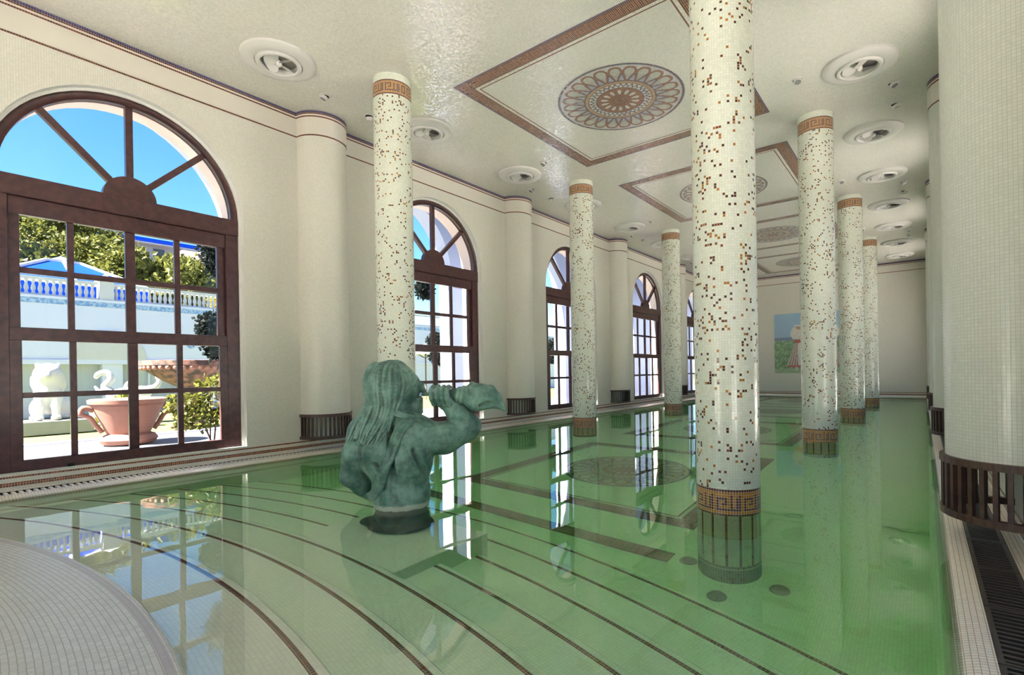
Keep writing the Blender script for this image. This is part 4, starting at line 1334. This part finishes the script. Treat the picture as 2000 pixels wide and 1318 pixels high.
o = w_.obj('garden_sculpture', M['marble']); o.location = (-17.0, 4.15, 0.45); o.rotation_euler = (0, 0, R(70)); tag(o, 'white garden sculpture with curling necks behind the terracotta pot', 'statue')
o = MB().box(-.7, .7, -.35, .35, 0, .44).build('sculpture_plinth', M['marble'], bevel=.02, loc=(-17.0, 4.15, .015)); o.rotation_euler = (0, 0, R(70)); tag(o, 'low white plinth beneath the curling white garden sculpture', 'plinth')
# terracotta pot with scroll handles -----------------------------------------
pot = empty('terracotta_pot', (-11.0, 2.72, 0.06))
MB().lathe([(0, 0), (.30, 0), (.37, .03), (.41, .10), (.37, .17), (.30, .20), (.32, .24), (.45, .56), (.485, .66), (.50, .67), (.50, .71), (.54, .72), (.55, .78), (.51, .80), (.46, .78), (.44, .70), (0, .68)], 40).build('body', M['terra'], pot, smooth=35)
for s in (-1, 1):
    MB().tube(spline([(0, s*.47, .62), (0, s*.60, .66), (0, s*.63, .56), (0, s*.52, .50), (0, s*.44, .36), (0, s*.36, .24)], 4), [.045]*9+[.038]*12, 8).build('handle', M['terra'], pot, smooth=True)
tag(pot, 'large pinkish terracotta pot with scroll handles outside the nearest window', 'pot')
urn = empty('terracotta_fountain_bowl', (-13.6, 4.55, 0.02))
MB().lathe([(0, 0), (.36, 0), (.38, .10), (.22, .18), (.17, .45), (.20, .85), (.30, .98), (.55, 1.12), (.80, 1.30), (.92, 1.42), (.98, 1.46), (.98, 1.56), (.90, 1.57), (.80, 1.46), (0, 1.30)], 44).build('bowl', M['oldterra'] if 'oldterra' in M else M['terra'], urn, smooth=35)
o = None
for k in range(40):
    t = 2*PI*k/40
    if o is None: o = MB().lathe([(0, -.05), (.04, -.03), (.055, .02), (.04, .05), (0, .06)], 8).build('egg_moulding', M['terra'], urn, smooth=True); q = o
    else: q = share(o, urn)
    q.location = (.93*math.cos(t), .93*math.sin(t), 1.40)
tag(urn, 'weathered terracotta fountain bowl on a stem behind the rose bush', 'fountain')
# plants --------------------------------------------------------------------
plant('rose_bush', (-9.95, 3.62, .06), [((-9.95, 3.42, .50), (.34, .36, .22)), ((-9.95, 3.75, .72), (.36, .38, .32)), ((-10.0, 3.25, .75), (.28, .26, .16)), ((-9.9, 3.6, 1.05), (.30, .22, .16)), ((-10.0, 3.9, 1.05), (.30, .3, .24))], 1500, .085, M['leaf_rose'], 11,
      'leafy rose bush with glossy leaves beside the terracotta pot', 'bush', stems=[([(-9.95, 3.62, .06), (-9.95, 3.5, .4), (-9.97, 3.35, .75)], .014), ([(-9.95, 3.66, .06), (-9.95, 3.7, .5), (-9.95, 3.85, 1.0)], .014), ([(-9.95, 3.6, .06), (-9.93, 3.6, .5), (-9.9, 3.58, 1.05)], .012)])
plant('lily_plants', (-15.6, 3.65, .0), [((-15.5, 3.55, .42), (.3, .25, .2)), ((-15.6, 3.8, .46), (.3, .3, .24))], 260, .22, M['leaf_lily'], 12, 'yellow-green broad leaved lilies beside the lion', 'plant', stems=[([(-15.6, 3.65, 0), (-15.55, 3.6, .25), (-15.5, 3.55, .4)], .015)])
plant('yellow_shrub', (-24.5, 9.6, 3.84), [((-24.5, 9.7, 4.42), (.5, .9, .40))], 500, .14, M['leaf_yellow'], 13, 'yellow flowering shrub behind the terrace balustrade', 'shrub', stems=[([(-24.5, 9.6, 3.84), (-24.5, 9.65, 4.1), (-24.5, 9.7, 4.4)], .03)])
for k, (yy_, tall, lab) in enumerate(((3.95, True, 'outside the nearest window'), (9.50, False, 'outside the second window'), (15.05, False, 'outside the third window'), (20.6, False, 'outside the fourth window'))):
    x_ = -10.6
    pads = [((x_, yy_-.02, 2.16), (.36, .36, .20)), ((x_, yy_+.05, 1.74), (.34, .34, .24))]
    if k == 0: pads = [((x_, yy_+.12, 3.52), (.30, .34, .42)), ((x_, yy_+.06, 2.22), (.30, .36, .17)), ((x_, yy_+.02, 2.04), (.30, .34, .14)), ((x_, yy_+.12, 1.72), (.24, .30, .20))]
    if k == 1: pads = [((x_, 9.0, 3.50), (.24, .24, .30)), ((x_, yy_, 2.10), (.32, .34, .20)), ((x_, yy_+.06, 1.70), (.30, .32, .24))]
    top = max(c[2] for c, r in pads)
    plant('cloud_topiary', (x_, yy_+.1, .06), pads, 5200, .075, M['leaf_dark'], 20+k, f'dark cloud-pruned topiary tree {lab}', 'tree', stems=[([(x_, yy_+.12, .06), (x_, yy_+.18, 1.2), (x_, yy_+.14, 2.0), (x_, yy_+.10, top)], .05)], group='cloud topiary trees by the windows')
# hillside, trees, houses -----------------------------------------------------
hl = MB(); n = 24
hz = lambda x, y: max(0, (-x-30)*.17)+.8*math.sin(y*.11+x*.05)+.5*math.sin(x*.21)
for i in range(n):
    for j in range(n):
        p = [(-30-110*a/n, -60+180*b/n) for a, b in ((i, j), (i, j+1), (i+1, j+1), (i+1, j))]
        hl.face([(x, y, hz(x, y)-1.2) for x, y in p][::-1])
struct(hl.build('hillside', M['mountain'], smooth=True, weld=True))
tr = [(-52, 5.0, 12.0, 4.2, 'large pine filling the upper left window panes'), (-54, 10.6, 12.3, 4.0, 'large pine behind the blue roof apex'), (-50, 0.0, 10.6, 4.3, 'large pine at the left end of the hillside'), (-44, 5.4, 8.6, 3.4, 'leftmost broad pine on the hillside'), (-47, 9.6, 9.2, 3.3, 'pine on the hillside right of the blue roof'), (-40, 1.2, 7.6, 3.0, 'pine on the hillside at the far left'), (-42, 9.8, 7.8, 2.4, 'low pine on the hillside beside the blue roof'),
      (-40, 13.0, 7.4, 2.5, 'low bushy tree on the hillside under the houses'), (-41, 16.4, 7.5, 2.5, 'rounded tree on the hillside under the pink house'), (-38, 19.4, 7.0, 2.4, 'tree on the hillside near the terrace corner'), (-52, 2.2, 11.0, 3.6, 'tall pine high on the left of the hillside'), (-36, 7.6, 5.2, 1.7, 'small tree directly behind the blue roof'),
      (-46, 22, 7.5, 3, 'dense tree on the hillside seen by the second window'), (-46, 30, 7.5, 3.2, 'wide tree on the hillside beyond the second window')]
for k, (x, y, zc, r_, lab) in enumerate(tr):
    rr = random.Random(50+k); bl = []
    for q in range(11):
        t = rr.uniform(0, 2*PI); d = r_*rr.uniform(.2, .75)
        bl.append(((x+d*math.cos(t), y+d*math.sin(t), zc+r_*rr.uniform(-.55, .45)), (r_*.48, r_*.48, r_*.36)))
    gz = hz(x, y)-1.3
    plant('pine_tree', (x, y, gz), bl, 4800, .34, M['leaf_pine'], 60+k, lab, 'tree', stems=[([(x, y, gz), (x+.2, y+.1, (gz+zc)/2), (x, y, zc)], .22)], group='trees on the hillside')
def house(name, loc, size, wall, roof, label, pitched=False):
    e = empty(name, loc); sx, sy, sz = size
    MB().box(-sx, 0, -sy/2, sy/2, -3, sz).build('wall', wall, e)
    if pitched:
        r_ = MB(); r_.face([(.3, -sy/2-.3, sz), (.3, sy/2+.3, sz), (-sx/2, sy/2-1, sz+1.3), (-sx/2, -sy/2+1, sz+1.3)]); r_.face([(.3, -sy/2-.3, sz), (-sx/2, -sy/2+1, sz+1.3), (-sx-.3, -sy/2-.3, sz)]); r_.face([(.3, sy/2+.3, sz), (-sx-.3, sy/2+.3, sz), (-sx/2, sy/2-1, sz+1.3)]); r_.face([(-sx-.3, -sy/2-.3, sz), (-sx/2, -sy/2+1, sz+1.3), (-sx/2, sy/2-1, sz+1.3), (-sx-.3, sy/2+.3, sz)])
        r_.build('roof', roof, e)
    else: MB().box(-sx-.2, .3, -sy/2-.2, sy/2+.2, sz, sz+.35).build('roof', roof, e)
    nw = max(2, int(sy/2.2))
    for k in range(nw):
        y = -sy/2+(k+.5)*sy/nw
        MB().box(0, .05, y-.5, y+.5, sz*.35, sz*.75).build('window', M['darkglass'], e)
    MB().box(.05, .9, -sy/2, sy/2, sz*.86, sz*.9).build('awning', M['outwhite'], e)
    tag(e, label, 'house'); return e
house('hill_house', (-64, 18.6, 13.0), (6, 7.0, 2.4), M['bluewhite'], M['blueroof'], 'bluish white house with flat roof high on the hillside')
house('hill_house', (-54, 19.8, 11.0), (5, 5.0, 1.2), M['pinkwall'], M['redroof'], 'pink house with low tiled roof on the hillside', True)
house('hill_house', (-64, 24.5, 12.2), (5, 4, 2.4), M['outwhite'], M['outwhite'], 'small white house at the right of the hillside')
# parasol on the terrace, seen by the second window
pa = empty('garden_parasol', (-18.0, 15.3, .02))
MB().tube([(0, 0, 0), (0, 0, 2.5)], .03, 8).build('pole', M['bark'], pa)
MB().lathe([(1.2, 2.05), (0.02, 2.55)], 8).build('canopy', M['parasol'] if 'parasol' in M else M['outwhite'], pa)
for k in range(8):
    t = 2*PI*k/8; MB().bar((.03*math.cos(t), .03*math.sin(t), 1.9), (.7*math.cos(t), .7*math.sin(t), 2.2), .02, .02).build('rib', M['bark'], pa)
tag(pa, 'cream garden parasol with wooden pole seen through the second window', 'parasol')
